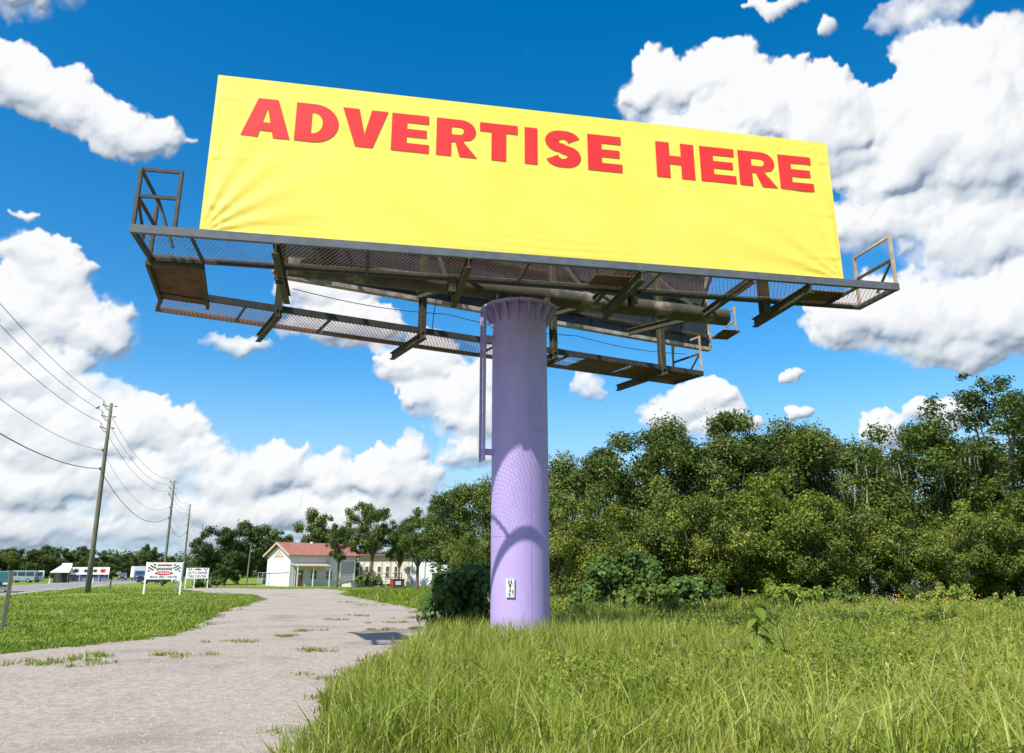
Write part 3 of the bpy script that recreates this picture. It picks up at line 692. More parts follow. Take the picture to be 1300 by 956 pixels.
c = atz(252, 748); Ys = 92.; c = atY(251, 728, Ys); c.z = 0; rz = R(15); ex, ez = panel_axes(rz); kx = Ys*math.cos(TILT)/FPX
s2 = empty('roadside_sign', (c.x, c.y, 0)); tag(s2, 'smaller white sign reading AUTO REPAIR TIRE CENTER beside the bushes', 'sign', 'white roadside signs')
wS = 25*kx/math.cos(rz); top = atY(251, 721, Ys).z; bot = atY(251, 734.5, Ys).z; cz = (top+bot)/2; hS = top-bot; o = Vector((c.x, c.y, 0))
for sx in (-.52, -.12, .5): MB().box(o+ex*sx*wS-ez*.07+U3*(top/2-.02), (.09, .09, top), (ex, ez, U3)).build('leg', M_signw, s2)
pn = MB().box(o+U3*cz, (wS, .05, hS), (ex, ez, U3)).build('panel', M_signw, s2); fo = o+ez*.026+U3*cz
write(pn, 'AUTO REPAIR', fo+U3*.03*hS, ex, ez, .90*wS, .25*hS, M_black); write(pn, 'TIRE CENTER', fo-U3*.30*hS, ex, ez, .86*wS, .23*hS, M_black)
MB().prism([ov(0, 0, .17*wS, .09*hS)], fo+U3*.36*hS, ex, U3, ez, .005).build('logo_bar', M_signred, pn)
for sx in (-1, 1):
    b = MB()
    for i in range(3):
        for j in range(2):
            if (i+j) % 2 == 0: b.box(fo+ex*sx*(.30+.06*i)*wS+U3*(.40-.11*j)*hS+ez*.003, (.06*wS, .005, .11*hS), (ex, ez, U3))
    tag(b.build('checkered_flag', M_black, pn), kind='stuff')

# ------------------------------------------------------------------ buildings
M_wallw = mat('white_painted_boards', (.66, .68, .70), (.60, .62, .64), rough=.75, scale=1.5, bump=.1, bscale=8, c3=(.52, .53, .52), s3=.4, lo3=.6, hi3=.8)
M_roof = mat('faded_red_shingle', (.27, .105, .075), (.33, .15, .11), rough=.9, scale=3, bump=.3, bscale=12, c3=(.22, .10, .08), s3=.7)
M_cream = mat('cream_siding', (.60, .57, .47), (.66, .64, .56), rough=.75, scale=1.2, c3=(.52, .49, .41), s3=.6)
M_glass = mat('dark_window_glass', (.05, .06, .065), (.08, .09, .09), rough=.15, scale=2, spec=.6)
M_door = mat('brown_door', (.14, .09, .065), rough=.6)
M_grey = mat('grey_shutter_metal', (.42, .44, .46), (.38, .40, .42), rough=.6, scale=2)
M_tan = mat('tan_trim', (.50, .42, .30), (.42, .34, .25), rough=.8, scale=3)
M_teal = mat('teal_paint', (.06, .14, .14), (.09, .17, .17), rough=.4, scale=2)
YB = 104.; kB = YB*math.cos(TILT)/FPX
nc = atY(367.5, 728, YB); nc.z = 0                        # near corner of the white building
th = R(27)-math.atan2(-nc.x, nc.y)*-1*0
va = math.atan2(nc.x, nc.y)                              # viewing azimuth (negative: left)
def rot2(v, a): return Vector((v.x*math.cos(a)-v.y*math.sin(a), v.x*math.sin(a)+v.y*math.cos(a), 0))
vdir = Vector((math.sin(va), math.cos(va), 0)); e2 = rot2(vdir, R(25)); e1 = Vector((e2.y, -e2.x, 0))
LB, DB = 9.4, 7.0; HE = 3.95; HR = 5.45
wb = empty('white_building', tuple(nc)); tag(wb, 'white gabled building with faded red roof and a small front porch', 'building')
o = nc
# walls
MB().prism([[(0, 0), (DB, 0), (DB, HE), (DB/2, HR-.12), (0, HE)]], o, e2, U3, e1, .15).build('gable_wall', M_wallw, wb)
MB().box(o+e1*(LB/2+.08)+e2*.075+U3*HE/2, (LB-.15, .15, HE), (e1, e2, U3)).build('front_wall', M_wallw, wb)
MB().box(o+e1*(LB/2+.08)+e2*(DB-.075)+U3*HE/2, (LB-.15, .15, HE), (e1, e2, U3)).build('back_wall', M_wallw, wb)
roof = None
for sgn in (0, 1):
    ev = o-e1*.45+e2*(-.5 if not sgn else DB+.5)+U3*(HE-.16); rg = o-e1*.45+e2*DB/2+U3*HR
    q4 = [ev, ev+e1*(LB+.6), rg+e1*(LB+.6), rg]
    r_ = MB().add(q4+[p+U3*.1 for p in q4], [(0, 1, 2, 3), (7, 6, 5, 4)]+[(i, i+4, (i+1) % 4+4, (i+1) % 4) for i in range(4)]).build('roof', M_roof, wb)
    MB().beam(ev-e1*.03+U3*.0, rg-e1*.03+U3*.0, .05, .26).build('barge_board', M_tan, r_)
MB().prism([[(DB*.28, HE-.25), (DB*.72, HE-.25), (DB/2, HE+.75)]], o-e1*.07, e2, U3, e1, .05).build('gable_vent', M_tan, wb)
MB().tube([o+e1*LB*.48+e2*DB*.5+U3*(HR-.1), o+e1*LB*.48+e2*DB*.5+U3*(HR+.25)], .22, 10).build('roof_vent', M_white, wb)
for i in range(1, 13): MB().box(o-e1*.012+e2*(DB*i/13)+U3*1.9, (.02, .03, 3.7), (e1, e2, U3)).build('batten', M_wallw, wb)
MB().beam(o-e1*.03+e2*.1+U3*1.72, o-e1*.03+e2*(DB-.1)+U3*1.62, .04, .05).build('wall_cable', M_iron, wb)
# porch
po = MB().add([o+e1*.15-e2*1.8+U3*2.45, o+e1*4.9-e2*1.8+U3*2.45, o+e1*4.9-e2*.02+U3*2.72, o+e1*.15-e2*.02+U3*2.72, o+e1*.15-e2*1.8+U3*2.57, o+e1*4.9-e2*1.8+U3*2.57, o+e1*4.9-e2*.02+U3*2.84, o+e1*.15-e2*.02+U3*2.84],
         [(3, 2, 1, 0), (4, 5, 6, 7), (0, 1, 5, 4), (1, 2, 6, 5), (2, 3, 7, 6), (3, 0, 4, 7)]).build('porch_roof', M_tan, wb)
for x in (.3, 2.45, 4.75): MB().box(o+e1*x-e2*1.7+U3*1.2, (.12, .12, 2.45), (e1, e2, U3)).build('porch_post', M_wallw, po)
dr = MB().box(o+e1*1.35-e2*.03+U3*1.0, (.95, .06, 2.0), (e1, e2, U3)).build('door', M_door, wb)
MB().box(o+e1*1.35-e2*.07+U3*1.55, (.5, .03, .3), (e1, e2, U3)).build('door_notice', M_white, dr)
MB().box(o+e1*1.5-e2*1.79+U3*2.3, (1.6, .05, .22), (e1, e2, U3)).build('porch_sign_board', M_roof, wb)
def window(parent, x, z, w_, h_, fm, gm=M_glass):
    f = MB()
    for (dx, dz, ww, hh) in ((0, h_/2+.04, w_+.16, .08), (0, -h_/2-.04, w_+.16, .08), (-w_/2-.04, 0, .08, h_), (w_/2+.04, 0, .08, h_)): f.box(o+e1*(x+dx)-e2*.04+U3*(z+dz), (ww, .08, hh), (e1, e2, U3))
    ob = f.build('window', fm, parent); MB().box(o+e1*x-e2*.02+U3*z, (w_, .03, h_), (e1, e2, U3)).build('pane', gm, ob)
    MB().box(o+e1*x-e2*.045+U3*z, (w_, .03, .05), (e1, e2, U3)).build('glazing_bar', fm, ob); return ob
window(wb, 3.35, 1.45, .8, 1.05, M_wallw, M_door); window(wb, 5.5, 1.4, .85, 1.05, M_wallw)
for i in range(16):
    x = .5+i*.28
    if .8 < x < 1.9 or 2.85 < x < 3.85: continue
    MB().box(o+e1*x-e2*.012+U3*1.2, (.03, .03, 2.4), (e1, e2, U3)).build('batten', M_wallw, wb)
# garage bay with its shutter
gx = 8.15
gd = MB().box(o+e1*gx-e2*.03+U3*1.55, (1.9, .05, 3.1), (e1, e2, U3)).build('garage_shutter', M_grey, wb)
for i in range(1, 9): MB().box(o+e1*gx-e2*.06+U3*(i*.345), (1.88, .02, .03), (e1, e2, U3)).build('shutter_rib', M_grey, gd)
for sx in (-1.05, 1.05): MB().box(o+e1*(gx+sx)-e2*.05+U3*1.6, (.2, .09, 3.25), (e1, e2, U3)).build('garage_frame', M_white, wb)
MB().box(o+e1*gx-e2*.05+U3*3.26, (2.3, .09, .2), (e1, e2, U3)).build('garage_frame', M_white, wb)
ds = MB(); dc = o+e1*4.95-e2*.45+U3*3.05
ds.tube([dc, dc-e2*.05+e1*.02, dc-e2*.12+e1*.05], [.02, .28, .42], 16, caps=False); ds.build('satellite_dish', M_grey, wb)
MB().tube([dc-U3*.4+e2*.4, dc], .03, 6).build('dish_arm', M_iron, wb)

# cream annex running to the right behind the lawn
oa = atY(456, 728, 103.); oa.z = 0; o = oa; va = math.atan2(-.1, 1); e1 = Vector((math.cos(R(2)), math.sin(R(2)), 0)); e2 = Vector((-e1.y, e1.x, 0))
an = empty('cream_annex', tuple(oa)); tag(an, 'long low cream annex with tall white wall panels behind the lawn', 'building')
LA = 13.2; HA = 3.6
MB().box(o+e1*(3.3)+e2*2.5+U3*HA/2, (6.6, 5, HA), (e1, e2, U3)).build('wall', M_cream, an)
MB().box(o+e1*(9.95)+e2*2.6+U3*(HA/2+.05), (6.6, 5, HA+.1), (e1, e2, U3)).build('wall', M_white, an)
MB().box(o+e1*6.6+e2*2.4+U3*(HA+.24), (13.9, 5.8, .16), (e1, e2, U3)).build('roof', M_roof, an)
MB().box(o+e1*3.3-e2*.05+U3*(HA-.1), (6.55, .1, .5), (e1, e2, U3)).build('fascia', M_cream, an)
for i in range(6):
    x = .55+i*1.12; MB().box(o+e1*x-e2*.02+U3*1.6, (.09, .05, 3.1), (e1, e2, U3)).build('batten', M_tan, an)
for (x, w_) in ((.25, .35), (.95, .35), (2.5, .4), (3.55, .4), (4.6, .35), (6.2, .3)): window(an, x, 1.75, w_, 1.35, M_cream)
for (x0, x1) in ((6.75, 8.2), (8.25, 11.3), (11.35, 12.4), (12.45, 13.2)):
    MB().box(o+e1*(x0+x1)/2+e2*.06+U3*1.75, (x1-x0, .08, 3.4), (e1, e2, U3)).build('wall_panel', M_white, an)
for x in (8.22, 11.32, 12.42): MB().box(o+e1*x+e2*.0+U3*1.72, (.1, .12, 3.45), (e1, e2, U3)).build('panel_joint', M_grey, an)
# timber deck with railing
dk = empty('timber_deck', tuple(o+e1*2.6-e2*1.4)); tag(dk, 'small raised timber deck with railing in front of the cream annex', 'deck')
b0 = o+e1*2.6-e2*.75
for i in range(8): MB().box(b0+e1*1.3-e2*(.5-.14*i)+U3*.62, (3.2, .125, .05), (e1, e2, U3)).build('deck_board', M_tan, dk)
for x in (-.25, .9, 2.05, 2.85):
    MB().box(b0+e1*x-e2*.62+U3*.85, (.09, .09, 1.7), (e1, e2, U3)).build('post', M_tan, dk)
for z in (1.62, 1.15): MB().beam(b0-e1*.2-e2*.62+U3*z, b0+e1*2.8-e2*.62+U3*z, .05, .09).build('railing', M_tan, dk)
MB().beam(b0-e1*1.5-e2*.62+U3*.55, b0-e1*.28-e2*.62+U3*1.6, .05, .08).build('stair_rail', M_iron, dk)
for i in range(3): MB().box(b0-e1*(.5+.35*i)-e2*.2+U3*(.45-.17*i), (.32, .9, .05), (e1, e2, U3)).build('step', M_tan, dk)
# ramp wall
rp = o-e1*1.9-e2*1.0
b = MB(); b.prism([[(0, 0), (2.7, 0), (2.7, 1.0), (0, .35)]], rp, e1, U3, e2, .2); ob = b.thing('ramp_wall', M_cream, 'low sloping cream ramp wall left of the big yard tree', 'ramp')
MB().beam(rp-e1*.05+U3*.38+e2*.1, rp+e1*2.75+U3*1.04+e2*.1, .26, .07).build('coping', M_moss, ob)
# dumpster
dp = atz(505, 750); dp.y = 88.; dp = atY(505, 728, 90.); dp.z = 0
du = empty('dumpster', tuple(dp)); tag(du, 'dark open dumpster with a red corner on the lawn before the annex', 'dumpster')
e1 = Vector((.99, .1, 0)).normalized(); e2 = Vector((-e1.y, e1.x, 0))
b = MB(); vsd = []
for (w_, d_, z) in ((1.35, 1.0, .12), (1.5, 1.2, .95)):
    vsd += [dp+e1*sx*w_/2+e2*sy*d_/2+U3*z for sx, sy in ((-1, -1), (1, -1), (1, 1), (-1, 1))]
b.add(vsd, [(3, 2, 1, 0), (0, 1, 5, 4), (1, 2, 6, 5), (2, 3, 7, 6), (3, 0, 4, 7)]); b.build('bin', mat('dumpster_black', (.03, .033, .036), (.05, .05, .05), rough=.6, scale=3), du)
for sy in (-1, 1): MB().beam(dp-e1*.78+e2*sy*.6+U3*.98, dp+e1*.78+e2*sy*.6+U3*.98, .08, .08).build('rim', MATS['dumpster_black'], du)
MB().box(dp-e1*.55-e2*.585+U3*.55, (.25, .05, .75), (e1, e2, U3)).build('corner_patch', M_signred, du)
for sx in (-1, 1): MB().box(dp+e1*sx*.5+U3*.06, (.12, .9, .12), (e1, e2, U3)).build('skid', M_iron, du)
# second (grey-blue) bin lid
MB().box(dp+e1*.1-e2*.59+U3*.6, (.6, .04, .4), (e1, e2, U3)).build('label_patch', M_grey, du)

# posts and poles
def post(px_, py0, py1, Y, r, m, name, label, cat, lean=0., group=None):
    p = atY(px_, 728, Y); p.z = -.05; t = atY(px_, py1, Y); H = t.z
    b = MB(); b.tube([p, p+Vector((lean*H, 0, H))], [r, r*.85], 8); return b.thing(name, m, label, cat, group)
post(314, 743, 688, 106., .11, M_wood, 'leaning_pole', 'bare pale pole leaning right in front of the dark trees', 'pole', lean=.03)
post(429, 745, 706, 99., .09, M_moss, 'thin_pole', 'thin dark pole standing in front of the garage shutter', 'pole')
post(142, 745, 736.5, 88., .13, M_wood, 'marker_post', 'short dark wooden post on the near road verge', 'post')
post(64.5, 739, 733.5, 128., .10, M_white, 'marker_post', 'white marker post on the far verge before the shed', 'post', group='white marker posts')
post(119.5, 739, 733, 140., .10, M_white, 'marker_post', 'white marker post right of the nearest utility pole', 'post', group='white marker posts')
# chain-link fence by the building
fc = empty('chain_link_fence', tuple(atY(328, 728, 106.)-U3*EYE)); tag(fc, 'grey chain-link fence left of the white building', 'fence')
fo_ = atY(328, 728, 106.)-U3*EYE; fx = Vector((1, .15, 0)).normalized()
for i in range(3): MB().tube([fo_+fx*i*.55, fo_+fx*i*.55+U3*1.75], .035, 6).build('post', M_grey, fc)
for z in (.15, .9, 1.7): MB().tube([fo_+U3*z, fo_+fx*1.1+U3*z], .022, 6).build('rail', M_grey, fc)
b = MB()
for sg in (1, -1):
    for i in range(-8, 9):
        a0, a1 = i*.13, i*.13+sg*1.6; t0, t1 = sorted(((0-a0)/(a1-a0), (1.1-a0)/(a1-a0))); t0 = max(0, t0); t1 = min(1, t1)
        if t1 > t0: b.beam(fo_+fx*(a0+(a1-a0)*t0)+U3*(.1+1.6*t0), fo_+fx*(a0+(a1-a0)*t1)+U3*(.1+1.6*t1), .008, .008)
tag(b.build('wire_mesh', M_grey, fc), kind='stuff')
# leaning metal frame at the left edge
fb = atz(3, 800); fb.z = 0
fm = empty('leaning_gate', (fb.x, fb.y, 0)); tag(fm, 'weathered leaning wooden frame with a metal rung at the left edge', 'frame')
tp = atY(15, 725, fb.y+.1)
MB().beam(fb-U3*.1, tp, .11, .10).build('upright', M_wood, fm)
MB().beam(fb-Vector((1.7, -.5, .1)), tp-Vector((1.7, -.5, 0)), .11, .10).build('upright', M_wood, fm)
for t in (.36, .70): MB().beam(fb.lerp(tp, t), fb.lerp(tp, t)-Vector((1.7, -.5, 0)), .05, .06 if t < .5 else .10).build('rung', M_iron if t < .5 else M_wood, fm)

# ------------------------------------------------------------------ vehicles
M_tyre = mat('tyre_rubber', (.02, .02, .02), rough=.85); M_rim = mat('wheel_metal', (.45, .45, .46), rough=.4, metal=.6)
M_lamp = mat('headlamp_glass', (.75, .76, .78), rough=.15); M_carglass = mat('car_glass', (.03, .04, .05), rough=.08, spec=.7)
def vehicle(name, label, loc, rz, paint, Lc, Wc, prof, glass, wheels, wr, group=None, cat='car', cabin_in=.12):
    """prof: side outline (x forward, z up); glass: list of side-window outlines; the body narrows above the waist"""
    root = empty(name, tuple(loc), rz); tag(root, label, cat, group)
    zw = max(p[1] for p in prof)*.58; zt_ = max(p[1] for p in prof)
    b = MB(); n = len(prof)
    inn = lambda z: cabin_in*max(0, (z-zw)/(zt_-zw))
    for sy in (-1, 1): b.v += [(p[0], sy*(Wc/2-inn(p[1])), p[1]) for p in prof]
    tri = tessellate_polygon([[Vector((p[0], p[1], 0)) for p in prof]])
    b.f += [tuple(t) for t in tri]+[tuple(n+i for i in reversed(t)) for t in tri]+[(i, (i+1) % n, n+(i+1) % n, n+i) for i in range(n)]
    def part(bm, nm, m, par): return link(nm, bm.mesh(nm, m), par)
    body = part(b, 'body', paint, root)
    for gl in glass:
        for sy in (-1, 1):
            g_ = MB(); k = len(gl); g_.v = [(p[0], sy*(Wc/2-inn(p[1])+.012), p[1]) for p in gl]; g_.f = [tuple(range(k)) if sy < 0 else tuple(range(k-1, -1, -1))]
            part(g_, 'side_window', M_carglass, body)
    ws = [p for p in prof if p[1] > zw*1.02]; fx = max(ws, key=lambda p: p[0]); tf = max([p for p in prof if p[1] > zt_*.97], key=lambda p: p[0])
    for (a, c_) in ((fx, tf),):
        if a == c_: a = (a[0]+.01, zw)
        g_ = MB(); pts = []
        for t, sy in ((.05, -1), (.05, 1), (.93, 1), (.93, -1)):
            x = a[0]+(c_[0]-a[0])*t+.02; z = a[1]+(c_[1]-a[1])*t+.015; pts.append((x, sy*(Wc/2-inn(z)-.08), z))
        g_.add(pts, [(0, 1, 2, 3)]); part(g_, 'windscreen', M_carglass, body)
    xf = max(p[0] for p in prof)
    for sy in (-1, 1): part(MB().box((xf-.01, sy*Wc*.36, zw*.72), (.06, .34, .17)), 'headlight', M_lamp, body)
    part(MB().box((xf+.005, 0, zw*.70), (.05, Wc*.36, .20)), 'grille', M_black, body); part(MB().box((xf+.03, 0, .36), (.12, Wc*.96, .2)), 'bumper', M_iron, body)
    for x in wheels:
        for sy in (-1, 1):
            w_ = part(MB().tube([(x, sy*(Wc/2-.2), wr), (x, sy*(Wc/2+.01), wr)], wr, 18), 'wheel', M_tyre, root); part(MB().tube([(x, sy*(Wc/2-.02), wr), (x, sy*(Wc/2+.022), wr)], wr*.6, 14), 'rim', M_rim, w_)
    return root
suv = [(-2.3, .35), (2.25, .35), (2.35, .6), (2.3, .95), (1.35, 1.08), (.7, 1.72), (-2.0, 1.78), (-2.3, 1.2)]
suvg = [[(1.0, 1.12), (.6, 1.62), (-.35, 1.66), (-.35, 1.12)], [(-.45, 1.12), (-.45, 1.66), (-1.85, 1.66), (-1.95, 1.12)]]
sed = [(-2.3, .3), (2.25, .3), (2.35, .55), (2.2, .82), (1.0, .95), (.25, 1.42), (-1.0, 1.45), (-1.75, 1.0), (-2.3, .95)]
sedg = [[(.75, .98), (.2, 1.34), (-.4, 1.37), (-.4, .98)], [(-.5, .98), (-.5, 1.37), (-.98, 1.37), (-1.5, 1.0)]]
van = [(-2.6, .35), (2.5, .35), (2.6, .7), (2.2, 1.15), (1.5, 1.95), (1.2, 2.1), (-2.6, 2.1)]
vang = [[(1.7, 1.2), (1.35, 1.8), (.4, 1.85), (.4, 1.2)], [(.2, 1.2), (.2, 1.85), (-1.0, 1.85), (-1.0, 1.2)], [(-1.15, 1.2), (-1.15, 1.85), (-2.4, 1.85), (-2.4, 1.2)]]
paint = lambda n, c: mat(n, c, rough=.25, spec=.6)
def gp(px_, Y): p = atY(px_, 728, Y); p.z = .03; return p
toward = math.atan2(-rd.y, -rd.x)                        # heading along the road toward the viewer
vehicle('parked_car', 'dark grey sport utility vehicle facing us at the far roadside', gp(156, 196), toward+.12, paint('grey_car_paint', (.09, .10, .115)), 4.6, 1.9, suv, suvg, (-1.4, 1.45), .37, 'cars by the highway')
vehicle('parked_car', 'teal green car half cut off at the left edge behind the leaning frame', gp(-3, 72), toward+math.pi/2*.15, paint('teal_car_paint', (.03, .10, .10)), 4.6, 1.9, suv, suvg, (-1.4, 1.45), .37, 'cars by the highway')
vehicle('parked_car', 'white car seen below the checkered white sign', gp(212, 140), R(200), paint('white_car_paint', (.72, .73, .75)), 4.5, 1.8, sed, sedg, (-1.4, 1.4), .33, 'cars by the highway')
vehicle('parked_car', 'low dark car mostly hidden behind the checkered white sign', gp(197, 128), R(190), paint('black_car_paint', (.02, .02, .025)), 4.5, 1.8, sed, sedg, (-1.4, 1.4), .33, 'cars by the highway')
vehicle('parked_van', 'pale teal van parked in tree shade across the road', gp(26.5, 150), R(195), paint('pale_teal_paint', (.24, .32, .33)), 5, 2, van, vang, (-1.6, 1.6), .36, 'vans in the tree shade', 'van')
vehicle('parked_van', 'white van beside the pale teal one in tree shade', gp(36, 152), R(205), paint('white_car_paint', (.6, .62, .63)), 5, 2, van, vang, (-1.6, 1.6), .36, 'vans in the tree shade', 'van')
if 0: vehicle('parked_car', 'blue car right of the sheltered shed, small and far', gp(417, 101), R(170), paint('blue_grey_paint', (.12, .16, .20)), 4.3, 1.75, sed, sedg, (-1.35, 1.35), .32, 'cars by the highway')['label'] = 'blue grey car parked before the white building, left of the thin pole'
# box truck
tl = gp(176, 192); tr_ = vehicle('box_truck', 'box truck with blue cab and tall white cargo box', tl, toward+.25, paint('blue_truck_paint', (.05, .10, .30)), 7, 2.2,
     [(.9, .45), (3.3, .45), (3.4, .9), (3.2, 1.25), (2.6, 1.35), (2.1, 2.15), (.9, 2.2)], [[(2.35, 1.4), (2.0, 2.0), (1.2, 2.05), (1.2, 1.4)]], (-2.2, 2.5), .45, None, 'truck')
link('cargo_box', MB().box((-1.55, 0, 1.95), (4.7, 2.4, 2.5)).mesh('cargo_box', M_signw), tr_)
link('chassis', MB().box((-1.2, 0, .6), (5.2, 1.0, .2)).mesh('chassis', M_iron), tr_)
# banner on a frame and the open shed across the road
bc = gp(114, 150); kx = 150*math.cos(TILT)/FPX; ex, ez = panel_axes(R(16)); o = Vector((bc.x, bc.y, 0))
bs_ = empty('banner_sign', tuple(o)); tag(bs_, 'long white banner with black and red prints on posts across the road', 'banner sign')
wS = 45*kx; top = atY(114, 720, 150).z; bot = atY(114, 729.5, 150).z
pn = MB().box(o+U3*(top+bot)/2, (wS, .06, top-bot), (ex, ez, U3)).build('banner', M_signw, bs_); fo = o+ez*.034+U3*(top+bot)/2
for i in range(5): MB().box(o+ex*wS*(i/4-.5)*.98-ez*.08+U3*(top/2), (.1, .1, top), (ex, ez, U3)).build('post', M_grey, bs_)
MB().box(o-ez*.3+U3*(bot*.5), (wS*.96, .06, bot*.7), (ex, ez, U3)).build('lower_board', mat('dull_blue_board', (.16, .20, .27), (.10, .12, .15), rough=.7, scale=1.), bs_)
star = lambda r0, r1, n: [((r0 if i % 2 else r1)*math.cos(math.pi*i/n), .75*(r0 if i % 2 else r1)*math.sin(math.pi*i/n)) for i in range(2*n)]
for (x, s_, m_) in ((-.36, 1.0, M_black), (-.10, .75, M_black), (.13, .75, M_black), (.33, .95, M_signred)):
    MB().prism([star(.35*s_, .75*s_, 7)], fo+ex*x*wS, ex, U3, ez, .006).build('print', m_, pn)
bc = gp(78, 148); o = Vector((bc.x, bc.y, 0)); ex, ez = panel_axes(R(20))
sh = empty('open_shed', tuple(o)); tag(sh, 'open shed with sloping white roof across the road, left of the banner', 'shed')
rf = [o-ex*1.7+ez*.9+U3*1.75, o+ex*1.35+ez*.9+U3*1.75, o+ex*1.45-ez*.9+U3*2.95, o-ex*.3-ez*.9+U3*2.95]
MB().add(rf+[p+U3*.1 for p in rf], [(0, 1, 2, 3), (7, 6, 5, 4)]+[(i, i+4, (i+1) % 4+4, (i+1) % 4) for i in range(4)]).build('roof', M_signw, sh)
MB().box(o+ex*.58-ez*.88+U3*3.2, (1.7, .1, .45), (ex, ez, U3)).build('ridge_board', M_signw, sh)
for (x, y, h_) in ((-1.6, .8, 1.75), (-.4, .8, 1.75), (1.25, .8, 1.75), (1.35, -.8, 2.9), (-.3, -.8, 2.9)): MB().box(o+ex*x+ez*y+U3*h_/2, (.1, .1, h_), (ex, ez, U3)).build('post', M_wood, sh)
MB().box(o-ez*.7+U3*.8, (2.6, .1, 1.6), (ex, ez, U3)).build('back_boards', M_steel, sh)

# ------------------------------------------------------------------ foliage
M_leafA = leafmat('oak_leaves', (.036, .066, .013), (.112, .165, .027), (.235, .255, .056), transl=.28)
M_leafB = leafmat('thicket_leaves', (.042, .074, .012), (.142, .198, .028), (.290, .300, .062), transl=.28)
M_leafF = leafmat('distant_leaves', (.042, .074, .016), (.095, .145, .028), (.165, .190, .048), transl=.22)
M_leafY = leafmat('bright_vine_leaves', (.085, .130, .016), (.20, .265, .030), (.33, .35, .07), transl=.34)
M_broad = leafmat('broad_shrub_leaves', (.036, .080, .012), (.090, .160, .022), (.19, .26, .042), transl=.32, rough=.45)
M_grass = leafmat('tall_grass_blades', (.175, .215, .024), (.35, .39, .052), (.58, .53, .22), transl=.42, objvar=0)
M_lawn = leafmat('lawn_blades', (.105, .175, .018), (.215, .300, .030), (.36, .35, .09), transl=.35, objvar=0)
M_bark = mat('oak_bark', (.085, .07, .052), (.14, .12, .09), rough=.95, scale=6, bump=.6, bscale=25, stretch=(2, 2, .5))
M_mossy = mat('spanish_moss', (.16, .165, .12), (.21, .205, .155), rough=.95, scale=5)

def leaf_quads(C, nrm, size, asp=.55):
    """rhombic leaves at C, facing roughly along nrm"""
    n = len(C); nrm = nrm/np.linalg.norm(nrm, axis=1, keepdims=True)
    a = rng.normal(size=(n, 3)); a -= nrm*(a*nrm).sum(1, keepdims=True); a /= np.linalg.norm(a, axis=1, keepdims=True); b = np.cross(nrm, a)
    s = size[:, None]; bend = nrm*s*.12
    V = np.stack([C-a*s*.5, C+b*s*.5*asp+bend, C+a*s*.5, C-b*s*.5*asp+bend], 1).reshape(-1, 3)
    return V, np.arange(4*n).reshape(n, 4)
def make_tree(kind, H, Rr, zb, ncl, nleaf, lsize, mleaf, seed, clr=(.09, .17), top=1.0, flat=.8, gap=0., bark=True):
    r = np.random.default_rng(seed); cl = []
    zc = (zb+H)/2; hz = (H-zb)/2
    while len(cl) < ncl:
        p = r.uniform(-1, 1, 3); d = np.linalg.norm(p)
        if d > 1 or d < .35: continue
        w = 1-.22*max(0, p[2])*(2-top)                     # crown shape
        lump = 1+.16*math.sin(3*math.atan2(p[1], p[0])+seed)+.10*math.sin(5*p[2]+seed*2)
        rc = H*r.uniform(*clr)*(1.15-.5*d)
        cl.append((p[0]*Rr*w*lump, p[1]*Rr*w*lump, zc+p[2]*(hz-rc*.5), rc))
    cl = np.array(cl); wt = cl[:, 3]**2; wt /= wt.sum()
    k = r.choice(len(cl), nleaf, p=wt); d = r.normal(size=(nleaf, 3)); d /= np.linalg.norm(d, axis=1, keepdims=True)
    ang = np.arctan2(d[:, 1], d[:, 0]); wob = 1+.28*np.sin(ang*4+k*1.7)*np.cos(d[:, 2]*5+k*.9)+.16*np.sin(ang*9+k*.4+d[:, 2]*7)
    u = r.random(nleaf)**.42*wob
    C = cl[k, :3]+d*(cl[k, 3]*u)[:, None]*np.array([1, 1, flat])
    stray = r.random(nleaf) < .05; C[stray] += d[stray]*(cl[k[stray], 3]*r.random(stray.sum())*.55)[:, None]
    keep = C[:, 2] > .05; C = C[keep]; d = d[keep]; k = k[keep]
    nr = d*.7+r.normal(size=d.shape)*.65+np.array([-.15, -.15, .55])
    V, Q = leaf_quads(C, nr, lsize*r.uniform(.6, 1.35, len(C)))
    ct = r.random(len(cl)); t = np.clip(.28+.46*ct[k]+r.normal(size=len(k))*.22, 0, 1)
    crown = np_mesh(kind+'_crown', V, quads=Q, mats=[mleaf], tint=np.repeat(t, 4))
    b = MB(); th_ = .026*H
    lean = np.array([r.uniform(-.04, .04), r.uniform(-.04, .04)])*H
    fork = np.array([lean[0], lean[1], max(zb*.9, H*.22)])
    b.tube([(0, 0, -.2), (0, 0, .15), tuple(fork*np.array([.5, .5, .5])), tuple(fork)], [th_*1.5, th_*1.1, th_*.9, th_*.8], 10)
    for i in r.choice(len(cl), min(16, len(cl)), replace=False):
        e = cl[i, :3]; m1 = fork+(e-fork)*.35+np.array([0, 0, H*.03])+r.normal(size=3)*H*.012; m2 = fork+(e-fork)*.7+r.normal(size=3)*H*.02
        b.tube([tuple(fork-np.array([0, 0, .1])), tuple(m1), tuple(m2), tuple(e)], [th_*.45, th_*.26, th_*.14, th_*.04], 6, caps=False)
    trunk = b.mesh(kind+'_trunk', M_bark, True)
    return dict(crown=crown, trunk=trunk, H=H, cl=cl)
